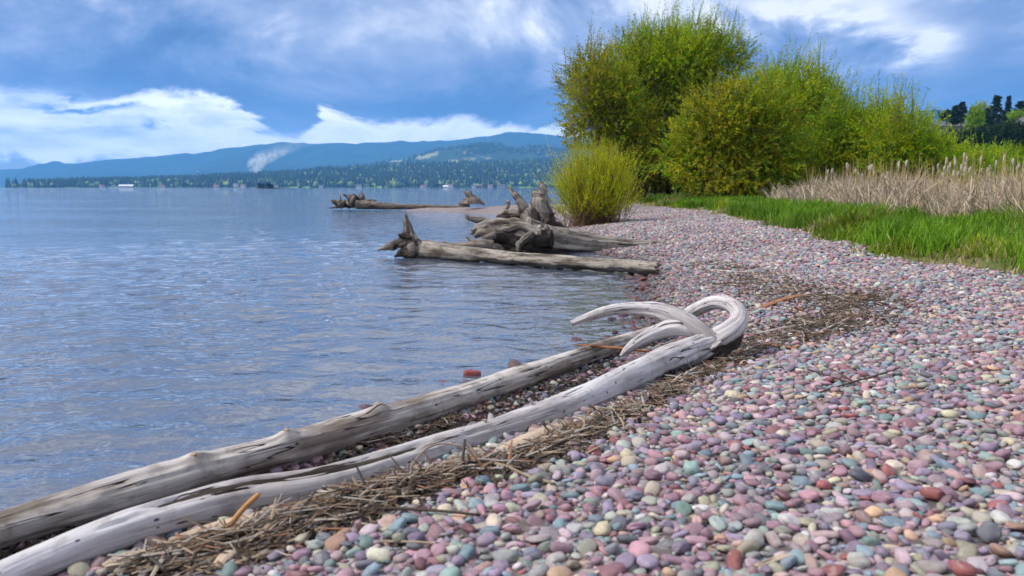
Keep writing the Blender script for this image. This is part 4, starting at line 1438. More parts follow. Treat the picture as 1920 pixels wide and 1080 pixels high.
# small vase-shaped willow shrub in front
def vase_shrub():
    r = np.random.default_rng(77)
    dep = 18.5
    bx = at_d(1112, 400, dep)[0]
    bz = float(H(np.array([bx]), np.array([dep]))[0])
    base = np.array([bx, dep, bz])
    root = thing('willow_shrub', 'small lime green willow shrub fanning up from the pebbles beside the stump', 'willow', base)
    n = 700
    az = r.uniform(0, 6.283, n)
    tilt = np.abs(r.normal(0, 0.42, n)) + 0.05
    tilt = np.minimum(tilt, 1.15)
    D = np.stack([np.cos(az) * np.sin(tilt), np.sin(az) * np.sin(tilt), np.cos(tilt)], -1)
    st = base + np.stack([r.normal(0, 0.30, n), r.normal(0, 0.25, n), np.full(n, -0.03)], -1)
    L = r.uniform(1.2, 2.2, n) * (1 - 0.28 * tilt)
    C = pal(r, n, LIME, (3, 2, 3, 2))
    V1, F1, C1 = leaves(st, D, L, 46, 0.055, 0.0085, C, r, bend=0.10, t0=0.28, spread=0.8)
    # side shoots
    kk = np.repeat(np.arange(n), 3)
    tp = r.uniform(0.4, 0.85, len(kk))
    P0 = st[kk] + D[kk] * (L[kk] * tp)[:, None]
    D2 = norm(D[kk] + r.normal(0, 0.35, (len(kk), 3)) + np.array([0, 0, 0.15]))
    V2, F2, C2 = leaves(P0, D2, r.uniform(0.25, 0.5, len(kk)), 12, 0.05, 0.008, C[kk], r, bend=0.1)
    mk('crown', np.concatenate([V1, V2]), [np.concatenate([F1, F2 + len(V1)])], M_LEAF, root, base, smooth=False, attrs={'col': ('FLOAT_COLOR', np.concatenate([C1, C2]))})
    v, q = twigs(st, D, L, 0.006, r)
    mk('stems', v, [q], M_STEM, root, base)['kind'] = 'stuff'


vase_shrub()


# ------------------------------------------------------------------ grass, dead reeds, cattails
def blades(P0, hgt, wid, colors, r, lean=0.35, droop=0.5, dirbias=(0, 0)):
    n = len(P0)
    az = r.uniform(0, 6.283, n)
    ld = np.stack([np.cos(az) + dirbias[0], np.sin(az) + dirbias[1]], -1) * (lean * r.uniform(0.2, 1.3, n))[:, None]
    sdv = np.stack([-np.sin(az), np.cos(az), np.zeros(n)], -1)
    mixr = r.uniform(0, 6.283, n)
    sdv = np.stack([np.cos(mixr), np.sin(mixr), np.zeros(n)], -1)
    V = []
    for tt, wv in ((0.0, 1.0), (0.5, 0.8), (0.85, 0.45), (1.0, 0.0)):
        c = P0 + np.concatenate([ld * (hgt * tt ** 1.7)[:, None], (hgt * (tt - droop * 0.35 * tt ** 3 * np.linalg.norm(ld, axis=1)))[:, None]], 1)
        if wv > 0:
            V += [c - sdv * (wid * wv)[:, None], c + sdv * (wid * wv)[:, None]]
        else:
            V.append(c)
    V = np.stack(V, 1).reshape(-1, 3)
    b = (np.arange(n) * 7)[:, None]
    Q = np.concatenate([b + np.array([0, 1, 3, 2])[None], b + np.array([2, 3, 5, 4])[None]])
    T = b + np.array([4, 5, 6])[None]
    return V, [Q, T], np.repeat(colors, 7, 0)


def ground_pts(n, x0, x1, y0, y1, r, test):
    x = r.uniform(x0, x1, n)
    y = r.uniform(y0, y1, n)
    k = test(x, y)
    x, y = x[k], y[k]
    return np.stack([x, y, H(x, y)], -1)


gr = np.random.default_rng(55)


def visx(x, y):
    return np.abs(x) < 0.70 * y + 0.6


def reed_line(y):
    return np.interp(y, [5, 9, 12, 15, 18, 21, 24, 26, 40], [7.0, 6.6, 6.6, 6.8, 6.9, 6.9, 6.8, 6.6, 6.6])


P0 = ground_pts(260000, 3.4, 14.0, 4.2, 14.5, gr, lambda x, y: visx(x, y) & (grass_d(x, y) > -0.05) & (x < reed_line(y) + 0.5))
P1 = ground_pts(200000, 3.2, 12.0, 14.5, 46.0, gr, lambda x, y: visx(x, y) & (grass_d(x, y) > -0.05) & (land_d(x, y) > 0.2) & (x < np.where(y < 26, reed_line(y) + 0.6, 12)))
P0 = np.concatenate([P0, P1])
clump = fbm(P0 * np.array([1.5, 1.5, 0]) + 3.7, 3)
gd = grass_d(P0[:, 0], P0[:, 1])
keep = gr.random(len(P0)) < np.clip(0.34 + 1.15 * clump, 0.05, 1) * np.clip(0.2 + gd * 1.2, 0.08, 1)
P0, clump, gd = P0[keep], clump[keep], gd[keep]
hg = 0.78 * np.clip(0.07 + 0.34 * np.clip(clump + 0.2, 0, 1.2) ** 1.4 * np.clip(0.35 + gd * 1.2, 0, 1), 0.04, 0.48) * gr.uniform(0.6, 1.3, len(P0))
dryn = vnoise(P0 * np.array([0.9, 0.9, 0]) + 31)
dry = (gr.random(len(P0)) < np.clip(0.28 + 0.9 * dryn - 0.4 * clump + 0.5 * np.exp(-gd / 0.4), 0.04, 0.93))
gc = pal(gr, len(P0), [(0.12, 0.23, 0.010), (0.16, 0.27, 0.012), (0.085, 0.18, 0.012), (0.22, 0.27, 0.016)], (3, 3, 2, 3))
dc = pal(gr, len(P0), [(0.34, 0.26, 0.13), (0.42, 0.34, 0.19), (0.26, 0.19, 0.10)], (2, 2, 1))
gc = gc * (1 + 0.6 * np.clip(vnoise(P0 * np.array([2.2, 2.2, 0]) + 77), -1, 1))[:, None] * np.where(vnoise(P0 * np.array([0.7, 0.7, 0]) + 5)[:, None] > 0.15, np.array([[1.35, 1.15, 1.0]]), 1.0)
gc = np.where(dry[:, None], dc, gc)
# tall tufts
tc_ = ground_pts(900, 3.6, 11.0, 5.2, 30.0, gr, lambda x, y: visx(x, y) & (grass_d(x, y) > 0.35) & (x < reed_line(y) + 0.3))[:170]
for q in tc_:
    nb_ = int(gr.integers(90, 260))
    rr0 = gr.uniform(0.06, 0.2)
    xy = q[:2] + gr.normal(0, rr0, (nb_, 2))
    P0 = np.concatenate([P0, np.stack([xy[:, 0], xy[:, 1], H(xy[:, 0], xy[:, 1])], -1)])
    hg = np.concatenate([hg, gr.uniform(0.16, 0.36, nb_) * gr.uniform(0.7, 1.15)])
    gc = np.concatenate([gc, pal(gr, nb_, [(0.10, 0.22, 0.010), (0.15, 0.28, 0.012)], (1, 1)) * gr.uniform(0.7, 1.3)])
V, Fl, C = blades(P0, hg, np.full(len(P0), 0.0045) * (1 + P0[:, 1] / 14), gc, gr, 0.55, 0.6)
g = mk('grass', V, Fl, M_BLADE, smooth=False, attrs={'col': ('FLOAT_COLOR', C)})
tag(g, 'bright green tufted grass along the edge of the pebbles', 'grass', kind='stuff')

# matted dead reeds
Pr = ground_pts(150000, 6.0, 30.0, 8.0, 27.5, gr, lambda x, y: visx(x, y) & (x > reed_line(y) + 0.25 * np.sin(y * 3)) & (x / y > 0.35 + 0.03 * np.sin(y * 1.7)) & (gr.random(len(x)) < 0.8))
rn = fbm(Pr * np.array([0.8, 0.8, 0]) + 9, 3)
hr = np.clip(0.66 + 0.28 * rn, 0.25, 1.1) * gr.uniform(0.5, 1.25, len(Pr))
cr_ = pal(gr, len(Pr), [(0.52, 0.42, 0.29), (0.38, 0.32, 0.25), (0.62, 0.51, 0.35), (0.24, 0.20, 0.16), (0.44, 0.31, 0.16)], (3, 3, 2, 2, 1))
V, Fl, C = blades(Pr, hr, np.full(len(Pr), 0.006) * (1 + Pr[:, 1] / 20), cr_, gr, 0.75, 0.9)
g = mk('reeds', V, Fl, M_STRAW, smooth=False, attrs={'col': ('FLOAT_COLOR', C)})
tag(g, 'matted grey tan dead reeds behind the green grass', 'reeds', kind='stuff')

# standing stalks without heads, too many to count
Ps = ground_pts(2600, 7.0, 26.0, 11.0, 28.0, gr, lambda x, y: visx(x, y) & (x > reed_line(y) + 0.5) & (x / y > 0.37))
hs = gr.uniform(0.8, 1.3, len(Ps))
V, Fl, C = blades(Ps, hs, np.full(len(Ps), 0.010), pal(gr, len(Ps), [(0.42, 0.34, 0.16), (0.36, 0.25, 0.10), (0.30, 0.27, 0.12)], (2, 2, 1)), gr, 0.10, 0.2)
g = mk('reed_stalks', V, Fl, M_STRAW, smooth=False, attrs={'col': ('FLOAT_COLOR', C)})
tag(g, 'straight dry reed stalks standing above the matted reeds', 'reeds', kind='stuff')

M_STALK = plain('cattail_stalk', (0.36, 0.28, 0.13), 0.8, 0.2, 12.0)
M_HEAD = plain('cattail_fluff', (0.40, 0.34, 0.27), 0.95, 0.3, 40.0)
ck = np.random.default_rng(8)
stalk_proto = Tube([(0, 0, -0.03), (0.01, 0, 0.5), (0.0, 0.01, 0.95)], [0.010, 0.008, 0.005], 6, 4, 0.05, 0, 1, 0)
head_proto = Tube([(0, 0.01, 0.90), (0.0, 0.01, 0.93), (0.004, 0.012, 0.975), (0.004, 0.012, 1.03), (0.0, 0.012, 1.055)], [0.005, 0.016, 0.023, 0.020, 0.005], 8, 4, 0.3, 0.2, 9, 2)
mesh_st = mesh_hd = None
cl = 'dry cattail stalk with a pale fluffy seed head above the matted reeds'
spots = []
for px in list(ck.uniform(1735, 1918, 46)) + list(ck.uniform(1530, 1735, 20)):
    dep = ck.uniform(13.5, 24)
    x = (px - 960) / F * dep
    if x < reed_line(dep) + 0.4:
        dep = ck.uniform(20, 26)
        x = (px - 960) / F * dep
    spots.append((x, dep))
for (x, dep) in spots:
    z = float(H(np.array([x]), np.array([dep]))[0])
    h = ck.uniform(0.80, 1.18) * (1.0 if x / dep > 0.5 else 0.95)
    root = thing('cattail', cl, 'cattail', (x, dep, z), 'cattail stalks with seed heads in the reed bed')
    root.rotation_euler = (ck.normal(0, 0.05), ck.normal(0, 0.05), ck.uniform(0, 6.28))
    root.scale = (1, 1, h)
    if mesh_st is None:
        a_o = tube_obj('stalk', stalk_proto, M_STALK, root)
        b_o = tube_obj('seed_head', head_proto, M_HEAD, root)
        mesh_st, mesh_hd = a_o.data, b_o.data
    else:
        for nm, mm in (('stalk', mesh_st), ('seed_head', mesh_hd)):
            o = bpy.data.objects.new(nm, mm)
            o.parent = root
            col.objects.link(o)


# ------------------------------------------------------------------ hillside on the right with conifers and houses
def hill_z(x, y):
    f = np.clip((np.asarray(y) - 95) / 150, 0, 1)
    f = f * f * (3 - 2 * f)
    g_ = np.clip((np.asarray(x) - 20) / 60, 0, 1)
    g_ = g_ * g_ * (3 - 2 * g_)
    return 0.5 + 17.0 * f * g_ + 1.2 * vnoise(np.stack([np.asarray(x) / 25.0, np.asarray(y) / 25.0, 0 * np.asarray(x)], -1)) * f * g_ - 3.0 * (1 - g_) * (np.asarray(x) < 30)


hx = np.linspace(22, 420, 100)
hy = np.linspace(78, 520, 110)
HX, HY = np.meshgrid(hx, hy, indexing='ij')
HZ_ = hill_z(HX, HY)
ii = np.arange(HX.size).reshape(HX.shape)
Q = np.stack([ii[:-1, :-1], ii[1:, :-1], ii[1:, 1:], ii[:-1, 1:]], -1).reshape(-1, 4)
M_FIELD = far_mat('hillside_grass', (0.04, 0.09, 0.015), (0.075, 0.15, 0.02), (0.10, 0.12, 0.04), 0.03, 0.3, 0.55, 0.65)
tag(mk('hillside', np.stack([HX, HY, HZ_], -1).reshape(-1, 3), [Q], M_FIELD), 'green hillside rising beyond the reed bed', kind='structure')


def hz1(x, y):
    return float(hill_z(np.array([x]), np.array([y]))[0])


def conifer(name, label, px, ytop, dep, width_px, seed, style='spruce', color=(0.016, 0.034, 0.020), group='conifers on the hillside', clear=0.08, ground=None, tufts=9):
    r = np.random.default_rng(seed)
    top = at_d(px, ytop, dep)
    gz = hz1(top[0], dep) if ground is None else ground
    base = np.array([top[0], dep, gz - 0.1])
    h = top[2] - base[2]
    w = width_px * dep / F * 0.80
    root = thing(name, label, 'tree', base, group)
    lean = r.normal(0, 0.01, 2) * h
    tip = base + np.array([lean[0], lean[1], h * 0.97])
    tube_obj('trunk', Tube([base, (base + tip) / 2, tip], [h * 0.017 + 0.05, h * 0.011 + 0.03, 0.03], 8, 8, 0.05, 0.05, 0.5, seed), M_BARK_FAR, root, base)
    V, T = [], []
    nw = int(26 if style == 'spruce' else 20)
    for k in range(nw):
        tt = clear + (1 - clear) * (k + r.uniform(-0.3, 0.3)) / nw
        tt = min(max(tt, clear), 0.985)
        if style == 'spruce':
            rad = w * (1 - tt) ** 0.85 * r.uniform(0.75, 1.15) + 0.06 * w
        else:
            u = (tt - clear) / (1 - clear)
            rad = w * math.sin(math.pi * min(1, 0.12 + 0.88 * u)) ** 0.6 * r.uniform(0.55, 1.2) * (1.0 if u < 0.8 else 0.8)
        nb_ = int(7 if style == 'spruce' else 6)
        for b in range(nb_):
            if r.random() < (0.08 if style == 'spruce' else 0.28):
                continue
            az = r.uniform(0, 6.283)
            L = rad * r.uniform(0.7, 1.15)
            d = np.array([math.cos(az), math.sin(az), (-0.25 if style == 'spruce' else 0.18) + r.normal(0, 0.12)])
            o = base + (tip - base) * tt
            ntf = tufts if style == 'spruce' else tufts + 3
            for q in range(ntf):
                f = (q + r.uniform(0.2, 1)) / ntf
                if style != 'spruce':
                    f = 0.35 + 0.65 * f
                p = o + d * L * f + r.normal(0, 0.05 * w + 0.012 * h, 3) * np.array([1, 1, 0.5])
                s = (0.20 * w + 0.014 * h) * r.uniform(0.6, 1.3)
                a = norm(d * 0.8 + r.normal(0, 0.5, 3))
                bb = norm(np.cross(a, r.normal(0, 1, 3) + np.array([0, 0, 1.5])))
                i0 = len(V)
                V += [p - a * s * 0.6 - bb * s * 0.35, p + bb * s * 0.45, p + a * s, p - bb * s * 0.4]
                T.append((i0, i0 + 1, i0 + 2, i0 + 3))
    V = np.array(V)
    cc = np.repeat(np.array(color)[None] * r.uniform(0.6, 1.5, (len(T), 1)), 4, 0)
    mk('crown', V, [np.array(T)], M_NEEDLE, root, base, smooth=False, attrs={'col': ('FLOAT_COLOR', cc)})
    return root


conifer('pine_tree', 'flat topped pine with bare stem beside the low pale house', 1776, 206, 205, 17, 401, 'pine', clear=0.55)
conifer('pine_tree', 'dark round headed pine second from the blue hill', 1792, 197, 200, 16, 402, 'pine', clear=0.35)
conifer('pine_tree', 'taller narrow pine rising behind the round headed pine', 1805, 188, 215, 13, 403, 'pine', clear=0.3)
conifer('pine_tree', 'short dark pine in the middle of the hillside clump', 1823, 199, 210, 15, 404, 'spruce', clear=0.12)
conifer('spruce_tree', 'low dark spruce against the foot of the tallest spruce', 1853, 201, 195, 20, 405, 'spruce')
conifer('spruce_tree', 'tallest broad spruce in the hillside clump', 1869, 176, 205, 20, 406, 'spruce')
conifer('spruce_tree', 'slender spire shaped spruce next to the tallest spruce', 1892, 177, 230, 12, 407, 'spruce')
conifer('spruce_tree', 'short pointed spruce filling the gap between tallest and slender spruces', 1881, 205, 220, 14, 409, 'spruce')
conifer('spruce_tree', 'pointed spruce close behind the narrow mid green tree', 1836, 203, 235, 13, 410, 'spruce')
conifer('spruce_tree', 'spruce behind the gabled house at the photo edge', 1914, 187, 240, 17, 408, 'pine', clear=0.25)


def round_tree(name, label, px, py, rx, ry, dep, palette, seed, leaf=0.5, dens=1.0):
    r = np.random.default_rng(seed)
    c = at_d(px, py, dep)
    m_px = dep / F
    base = np.array([c[0], dep, hz1(c[0], dep) - 0.1])
    root = thing(name, label, 'tree', base, 'leafy trees on the hillside')
    n = int(420 * dens)
    d = norm(r.normal(0, 1, (n, 3)))
    R3 = np.array([rx * m_px, rx * m_px, ry * m_px])
    P0 = c + d * (r.uniform(0, 1, n) ** (1 / 2.6) * (1 + 0.25 * vnoise(d * 2.2 + seed)))[:, None] * R3
    D = norm(d * 0.6 + np.array([0, 0, 0.5]) + r.normal(0, 0.4, (n, 3)))
    C = pal(r, n, palette[0], palette[1])
    v, f, cc = leaves(P0, D, np.full(n, 1.4), 12, leaf, leaf * 0.3, C, r)
    mk('crown', v, [f], M_LEAF, root, base, smooth=False, attrs={'col': ('FLOAT_COLOR', cc)})
    tube_obj('trunk', Tube([base, (base + c) / 2, c], [0.25, 0.18, 0.06], 7, 5, 0.1, 0.05, 0.5, seed), M_BARK_FAR, root, base)


round_tree('poplar_tree', 'narrow mid green tree among the dark pines', 1829, 228, 9, 24, 190, P_GR, 501, 0.4)
round_tree('poplar_tree', 'pale green tree top between the pines and tallest spruce', 1841, 222, 10, 26, 225, P_MX, 502, 0.4)
round_tree('dark_tree', 'dense black green tree in front of the gabled house', 1898, 262, 34, 24, 150, P_DK, 503, 0.5, 2.2)
round_tree('dark_tree', 'dense black green bush at the foot of the pines', 1835, 268, 30, 18, 155, P_DK, 504, 0.5, 1.6)
round_tree('dark_tree', 'small dark bush left of the hillside clump', 1788, 272, 14, 14, 150, P_DK, 505, 0.5, 0.8)
round_tree('dark_tree', 'wide dark hedge tree filling the gap under the tallest spruce', 1865, 262, 20, 18, 165, P_DK, 506, 0.5, 1.0)
round_tree('poplar_tree', 'light green rounded tree behind the gabled house', 1907, 224, 14, 10, 225, P_GR, 507, 0.4)

M_WHITE = plain('white_siding', (0.72, 0.70, 0.68), 0.6, 0.06, 1.0)
M_PINK = plain('pale_wall', (0.62, 0.55, 0.52), 0.7, 0.08, 1.0)
M_ROOF = plain('grey_roof', (0.10, 0.10, 0.11), 0.8, 0.2, 1.0)
M_ROOF_R = plain('brown_roof', (0.22, 0.11, 0.08), 0.8, 0.2, 1.0)
M_GLASS = plain('window_glass', (0.03, 0.035, 0.045), 0.1, 0.1, 1.0, 0.6)


def house(label, c, w, d, h, rh, wall, roof, rotz=0.0, nwin=3, group=None, ridge_x=True, detailed=True):
    """gabled house; c is the middle of its footprint"""
    root = thing('house', label, 'house', c, group)
    root.rotation_euler = (0, 0, rotz)
    x, y = w / 2, d / 2
    if ridge_x:
        gab = [(-x, 0, h + rh), (x, 0, h + rh)]
    else:
        gab = [(0, -y, h + rh), (0, y, h + rh)]
    V = [(-x, -y, -1), (x, -y, -1), (x, y, -1), (-x, y, -1), (-x, -y, h), (x, -y, h), (x, y, h), (-x, y, h)] + gab
    if ridge_x:
        Fq = [(0, 1, 5, 4), (2, 3, 7, 6), (1, 2, 6, 5), (3, 0, 4, 7)]
        Ft = [(5, 6, 9), (7, 4, 8)]
    else:
        Fq = [(0, 1, 5, 4), (2, 3, 7, 6), (1, 2, 6, 5), (3, 0, 4, 7)]
        Ft = [(4, 5, 8), (6, 7, 9)]
    wall_o = mk('wall', V, [Fq, Ft], wall, root, smooth=False)
    ov, th = 0.08 * w + 0.2, 0.25
    if ridge_x:
        A_ = [(-x - ov, -y - ov, h - rh * ov / y), (x + ov, -y - ov, h - rh * ov / y), (x + ov, 0, h + rh), (-x - ov, 0, h + rh)]
        B_ = [(x + ov, y + ov, h - rh * ov / y), (-x - ov, y + ov, h - rh * ov / y), (-x - ov, 0, h + rh), (x + ov, 0, h + rh)]
    else:
        A_ = [(-x - ov, y + ov, h - rh * ov / x), (-x - ov, -y - ov, h - rh * ov / x), (0, -y - ov, h + rh), (0, y + ov, h + rh)]
        B_ = [(x + ov, -y - ov, h - rh * ov / x), (x + ov, y + ov, h - rh * ov / x), (0, y + ov, h + rh), (0, -y - ov, h + rh)]
    V, Fq = [], []
    for S_ in (A_, B_):
        i0 = len(V)
        V += [(p[0], p[1], p[2] + 0.05) for p in S_] + [(p[0], p[1], p[2] + 0.05 + th) for p in S_]
        Fq += [(i0 + 3, i0 + 2, i0 + 1, i0), (i0 + 4, i0 + 5, i0 + 6, i0 + 7)] + [(i0 + k, i0 + (k + 1) % 4, i0 + 4 + (k + 1) % 4, i0 + 4 + k) for k in range(4)]
    mk('roof', V, [Fq], roof, root, smooth=False)
    if detailed:
        for k in range(nwin):
            wx_ = -x + w * (k + 0.5) / nwin
            ww, wh = w / nwin * 0.25, h * 0.22
            zc = h * 0.55
            V = [(wx_ - ww, -y - 0.04, zc - wh), (wx_ + ww, -y - 0.04, zc - wh), (wx_ + ww, -y - 0.04, zc + wh), (wx_ - ww, -y - 0.04, zc + wh)]
            V += [(p[0], -y + 0.05, p[2]) for p in V]
            mk('window', V, [[(0, 1, 2, 3), (0, 4, 5, 1), (1, 5, 6, 2), (2, 6, 7, 3), (3, 7, 4, 0)]], M_GLASS, wall_o, smooth=False)
    return root


p = at_d(1768, 245, 235)
house('low pale house with long flat roof behind the flat topped pine', (p[0], 235, p[2] - 1.6), 11, 8, 2.6, 1.2, M_PINK, M_ROOF, 0.1, 3)
p = at_d(1924, 238, 215)
house('white gabled house half cut by the photo edge above the dark tree', (p[0] + 1.5, 215, p[2] - 2.5), 5, 6, 3.2, 1.7, M_WHITE, M_ROOF, 0.35, 2, ridge_x=False)

# houses on the far shore
hr_ = np.random.default_rng(31)
FH = [(245, 349.5, 22, M_WHITE, M_WHITE, 'long white boathouse on the far left of the far shore', 3.2),
      (200, 350, 7, M_PINK, M_ROOF_R, 'small pale house left of the long white boathouse', 3), (222, 350, 7, M_WHITE, M_ROOF, 'small white house beside the long white boathouse', 3),
      (312, 351, 8, M_PINK, M_ROOF_R, 'small brown roofed house on the open shore below the thin tower', 3),
      (412, 351.5, 9, M_PINK, M_ROOF_R, 'wide tan house on the shore left of the islet', 3),
      (448, 347, 7, M_WHITE, M_ROOF, 'white house among trees left of the smoke', 3.5), (462, 349, 7, M_PINK, M_ROOF_R, 'tan house below the smoke plume', 3.5),
      (521, 351, 9, M_WHITE, M_ROOF, 'white shore house just right of the islet', 2.6),
      (606, 352, 6, M_WHITE, M_ROOF, 'small white shore house left of the lawns', 3), (676, 350, 9, M_WHITE, M_ROOF, 'white house on the bright lawns', 4),
      (700, 336, 7, M_PINK, M_ROOF, 'pale house up among the trees over the lawns', 4), (796, 353, 9, M_PINK, M_ROOF_R, 'red brown shore house right of the lawns', 3),
      (846, 350.5, 9, M_WHITE, M_ROOF_R, 'white house with red roof on the shore below the hill', 5), (838, 353.5, 10, M_WHITE, M_WHITE, 'white boat shed at the water below the red roofed house', 2.2),
      (848, 331, 10, M_WHITE, M_WHITE, 'bright white house high in the forest below the hill', 4), (890, 352.5, 8, M_WHITE, M_ROOF, 'white shore house behind the pronged spit stump', 3.2),
      (900, 350, 9, M_ROOF_R, M_ROOF_R, 'dark red house behind the pronged spit stump', 3.5), (940, 351, 14, M_PINK, M_ROOF, 'long pale house on the shore left of the split stump', 4),
      (920, 351.5, 8, M_PINK, M_ROOF_R, 'tan house next to the long pale shore house', 3.5)]
for px, py, w, wl, rf, lb, hh_ in FH:
    dep = 1765 if py > 346 else 2100
    p = at_d(px, py, dep)
    z = max(p[2] - hh_ * 0.6, 0.4)
    house(lb, (p[0], dep - 20, z), w * 1.15, 9, hh_ * 1.1, 2.2, wl, rf, hr_.uniform(-0.3, 0.3), 2, group='houses along the far shore', detailed=False)
p = at_d(371, 331, 2300)
pt = at_d(371, 322.5, 2300)
tw = thing('tower', 'thin reddish tower rising above the far shore woods', 'tower', (p[0], 2300, p[2] - 12))
tube_obj('shaft', Tube([(p[0], 2300, p[2] - 12), (p[0], 2300, (p[2] + pt[2]) / 2), (p[0], 2300, pt[2])], [2.2, 1.9, 1.7], 12, 4, 0.01, 0, 0.1, 0), M_ROOF_R, tw, (p[0], 2300, p[2] - 12))
tube_obj('cap', Tube([(p[0], 2300, pt[2]), (p[0], 2300, pt[2] + 1.5), (p[0], 2300, pt[2] + 3)], [2.4, 2.0, 0.2], 12, 4, 0.01, 0, 0.1, 0), M_PINK, tw, (p[0], 2300, p[2] - 12))

# islet with trees
di = 620.0
ip = at_d(500, 353, di)
tb = Tube([(ip[0] - 9, di, 0.0), (ip[0] - 4, di, 0.0), (ip[0] + 4, di, 0.0), (ip[0] + 12, di, -0.1)], [0.5, 1.1, 1.1, 0.3], 14, 8, 0.2, 0.1, 0.2, 3)
tag(tube_obj('islet', tb, plain('islet_rock', (0.06, 0.06, 0.05), 0.9, 0.3, 0.5), None, (ip[0], di, 0)), 'tiny dark rocky islet in the lake off the far shore', kind='structure')
for k, (px, yt, w) in enumerate(((487, 343, 5), (493, 344.5, 4), (503, 342.5, 6), (509, 345.5, 5))):
    conifer('islet_tree', ['leftmost dark rounded tree on the islet', 'lower dark tree filling the dip on the islet', 'tallest dark tree on the islet', 'low dark tree at the right end of the islet'][k], px, yt, di, w * 1.1, 600 + k, 'pine', (0.012, 0.026, 0.016), 'trees on the islet', 0.05, 0.5, 8)


# ------------------------------------------------------------------ litter on the beach
def stick(label, pts, radii, mat, name='stick', cat='stick', flat=1.0, seg=8, seed=0.0, lift=0.012, extra=(), group=None, ragged=0.0):
    W = []
    for q in pts:
        g = on_ground(q[0], q[1])
        W.append(g + np.array([0, 0, lift + (q[2] if len(q) > 2 else 0.0)]))
    o = np.array(W[len(W) // 2])
    tbs = [Tube(W, radii, seg, 8, 0.15, 0.08, 9, seed, flat=flat, ragged=ragged)]
    if extra:
        root = thing(name, label, cat, o, group)
        tube_obj('stem', tbs, mat, root, o)
        for pp, rad in extra:
            W2 = [on_ground(q[0], q[1]) + np.array([0, 0, lift + (q[2] if len(q) > 2 else 0.0)]) for q in pp]
            tube_obj('twig', Tube(W2, rad, seg, 6, 0.15, 0.08, 9, seed + 3), mat, root, o)
        return root
    ob = tube_obj(name, tbs, mat, None, o)
    return tag(ob, label, cat, group)


G_ST = 'sticks and bark washed up with the wrack'
stick('long curved tan stick lying over the wrack beside the pale log', [(700, 905), (790, 893, 0.01), (860, 884, 0.02), (930, 886, 0.015), (990, 900), (1040, 914)], [0.005, 0.006, 0.0065, 0.006, 0.005, 0.004], M_TWIG, seed=1, group=G_ST)
stick('thin arched reed standing against the pale log', [(758, 905), (785, 880, 0.03), (820, 868, 0.05), (870, 868, 0.04), (905, 872, 0.01)], [0.003, 0.003, 0.0028, 0.0025, 0.002], M_TWIG, seed=2, group=G_ST)
stick('grey bent branch pointing toward the pale log from the wrack', [(1070, 835), (1120, 812, 0.005), (1170, 788, 0.01), (1205, 768, 0.015), (1216, 752, 0.02)], [0.011, 0.011, 0.010, 0.009, 0.006], M_WOOD, seed=3, group=G_ST)
stick('broad pale bark slab propped along the pale log', [(915, 868), (960, 848, 0.01), (1010, 828, 0.015), (1065, 803, 0.01)], [0.022, 0.032, 0.034, 0.018], M_BOARD, 'bark_slab', 'bark', 0.35, 10, 4, group=G_ST, ragged=0.02)
stick('long tan split board below the pale log', [(318, 1022), (400, 1003, 0.012), (500, 985, 0.018), (610, 962, 0.012)], [0.012, 0.018, 0.02, 0.010], M_BOARD, 'split_board', 'board', 0.4, 10, 5, group=G_ST, ragged=0.02)
stick('second tan split board half under the wrack', [(420, 1030), (520, 1008, 0.005), (620, 985, 0.008), (700, 968)], [0.008, 0.016, 0.016, 0.006], M_BOARD, 'split_board', 'board', 0.4, 10, 6, group=G_ST)
stick('orange peeled stick leaning up over the split board', [(385, 1050, 0.005), (420, 1030, 0.03), (455, 1000, 0.05), (488, 985, 0.075)], [0.008, 0.008, 0.0075, 0.006], M_STICK_ORANGE, seed=7, group=G_ST)
stick('flat red brown bark plank in the wrack beyond the hook', [(1418, 584), (1450, 573, 0.01), (1485, 563, 0.012), (1520, 556, 0.008)], [0.018, 0.030, 0.028, 0.012], M_BARK_RED, 'bark_plank', 'bark', 0.3, 10, 8, group=G_ST)
stick('dark red stick on the pebbles right of the broken root end', [(1390, 652), (1440, 653, 0.008), (1495, 658)], [0.012, 0.013, 0.009], M_BARK_RED, seed=9, flat=0.6, group=G_ST)
stick('thin forked dark twig alone on the pebbles', [(1505, 752), (1540, 742, 0.004), (1590, 728, 0.008), (1640, 715, 0.012), (1685, 702, 0.015)], [0.003, 0.004, 0.004, 0.0035, 0.002], M_TWIG_DARK, 'twig', 'twig', seed=10, extra=[([(1595, 727, 0.008), (1555, 715, 0.01), (1505, 697, 0.008)], [0.0035, 0.003, 0.002]), ([(1600, 725, 0.008), (1570, 708, 0.014), (1545, 696, 0.012)], [0.003, 0.0025, 0.0015])])
stick('thin black stem lying straight across the front pebbles', [(560, 972), (700, 970, 0.012), (800, 973, 0.012), (900, 980, 0.008)], [0.0035, 0.004, 0.004, 0.003], M_TWIG_DARK, seed=11, group=G_ST)
stick('thin brown stem crossing the pebbles below the black stem', [(690, 1024), (780, 1030, 0.006), (860, 1036, 0.004)], [0.003, 0.003, 0.002], M_TWIG, seed=12, group=G_ST)
stick('brown flat stick among the pebbles at the bottom of the photo', [(1415, 1072), (1460, 1062, 0.006), (1505, 1050, 0.006)], [0.006, 0.008, 0.006], M_BOARD, seed=13, flat=0.5, group=G_ST)
stick('pale straight stick in the far wrack right of the hook', [(1520, 632), (1560, 618, 0.008), (1592, 603, 0.012)], [0.007, 0.008, 0.005], M_WOOD, seed=14, group=G_ST)
stick('grey stick pointing right from the broken root end', [(1410, 632), (1470, 622, 0.01), (1530, 612, 0.01)], [0.009, 0.01, 0.006], M_WOOD, seed=15, group=G_ST)
stick('pale stick at the far end of the wrack by the slim log', [(1335, 508), (1370, 513, 0.01), (1408, 515, 0.01)], [0.010, 0.012, 0.008], M_WOOD, seed=16, group=G_ST)
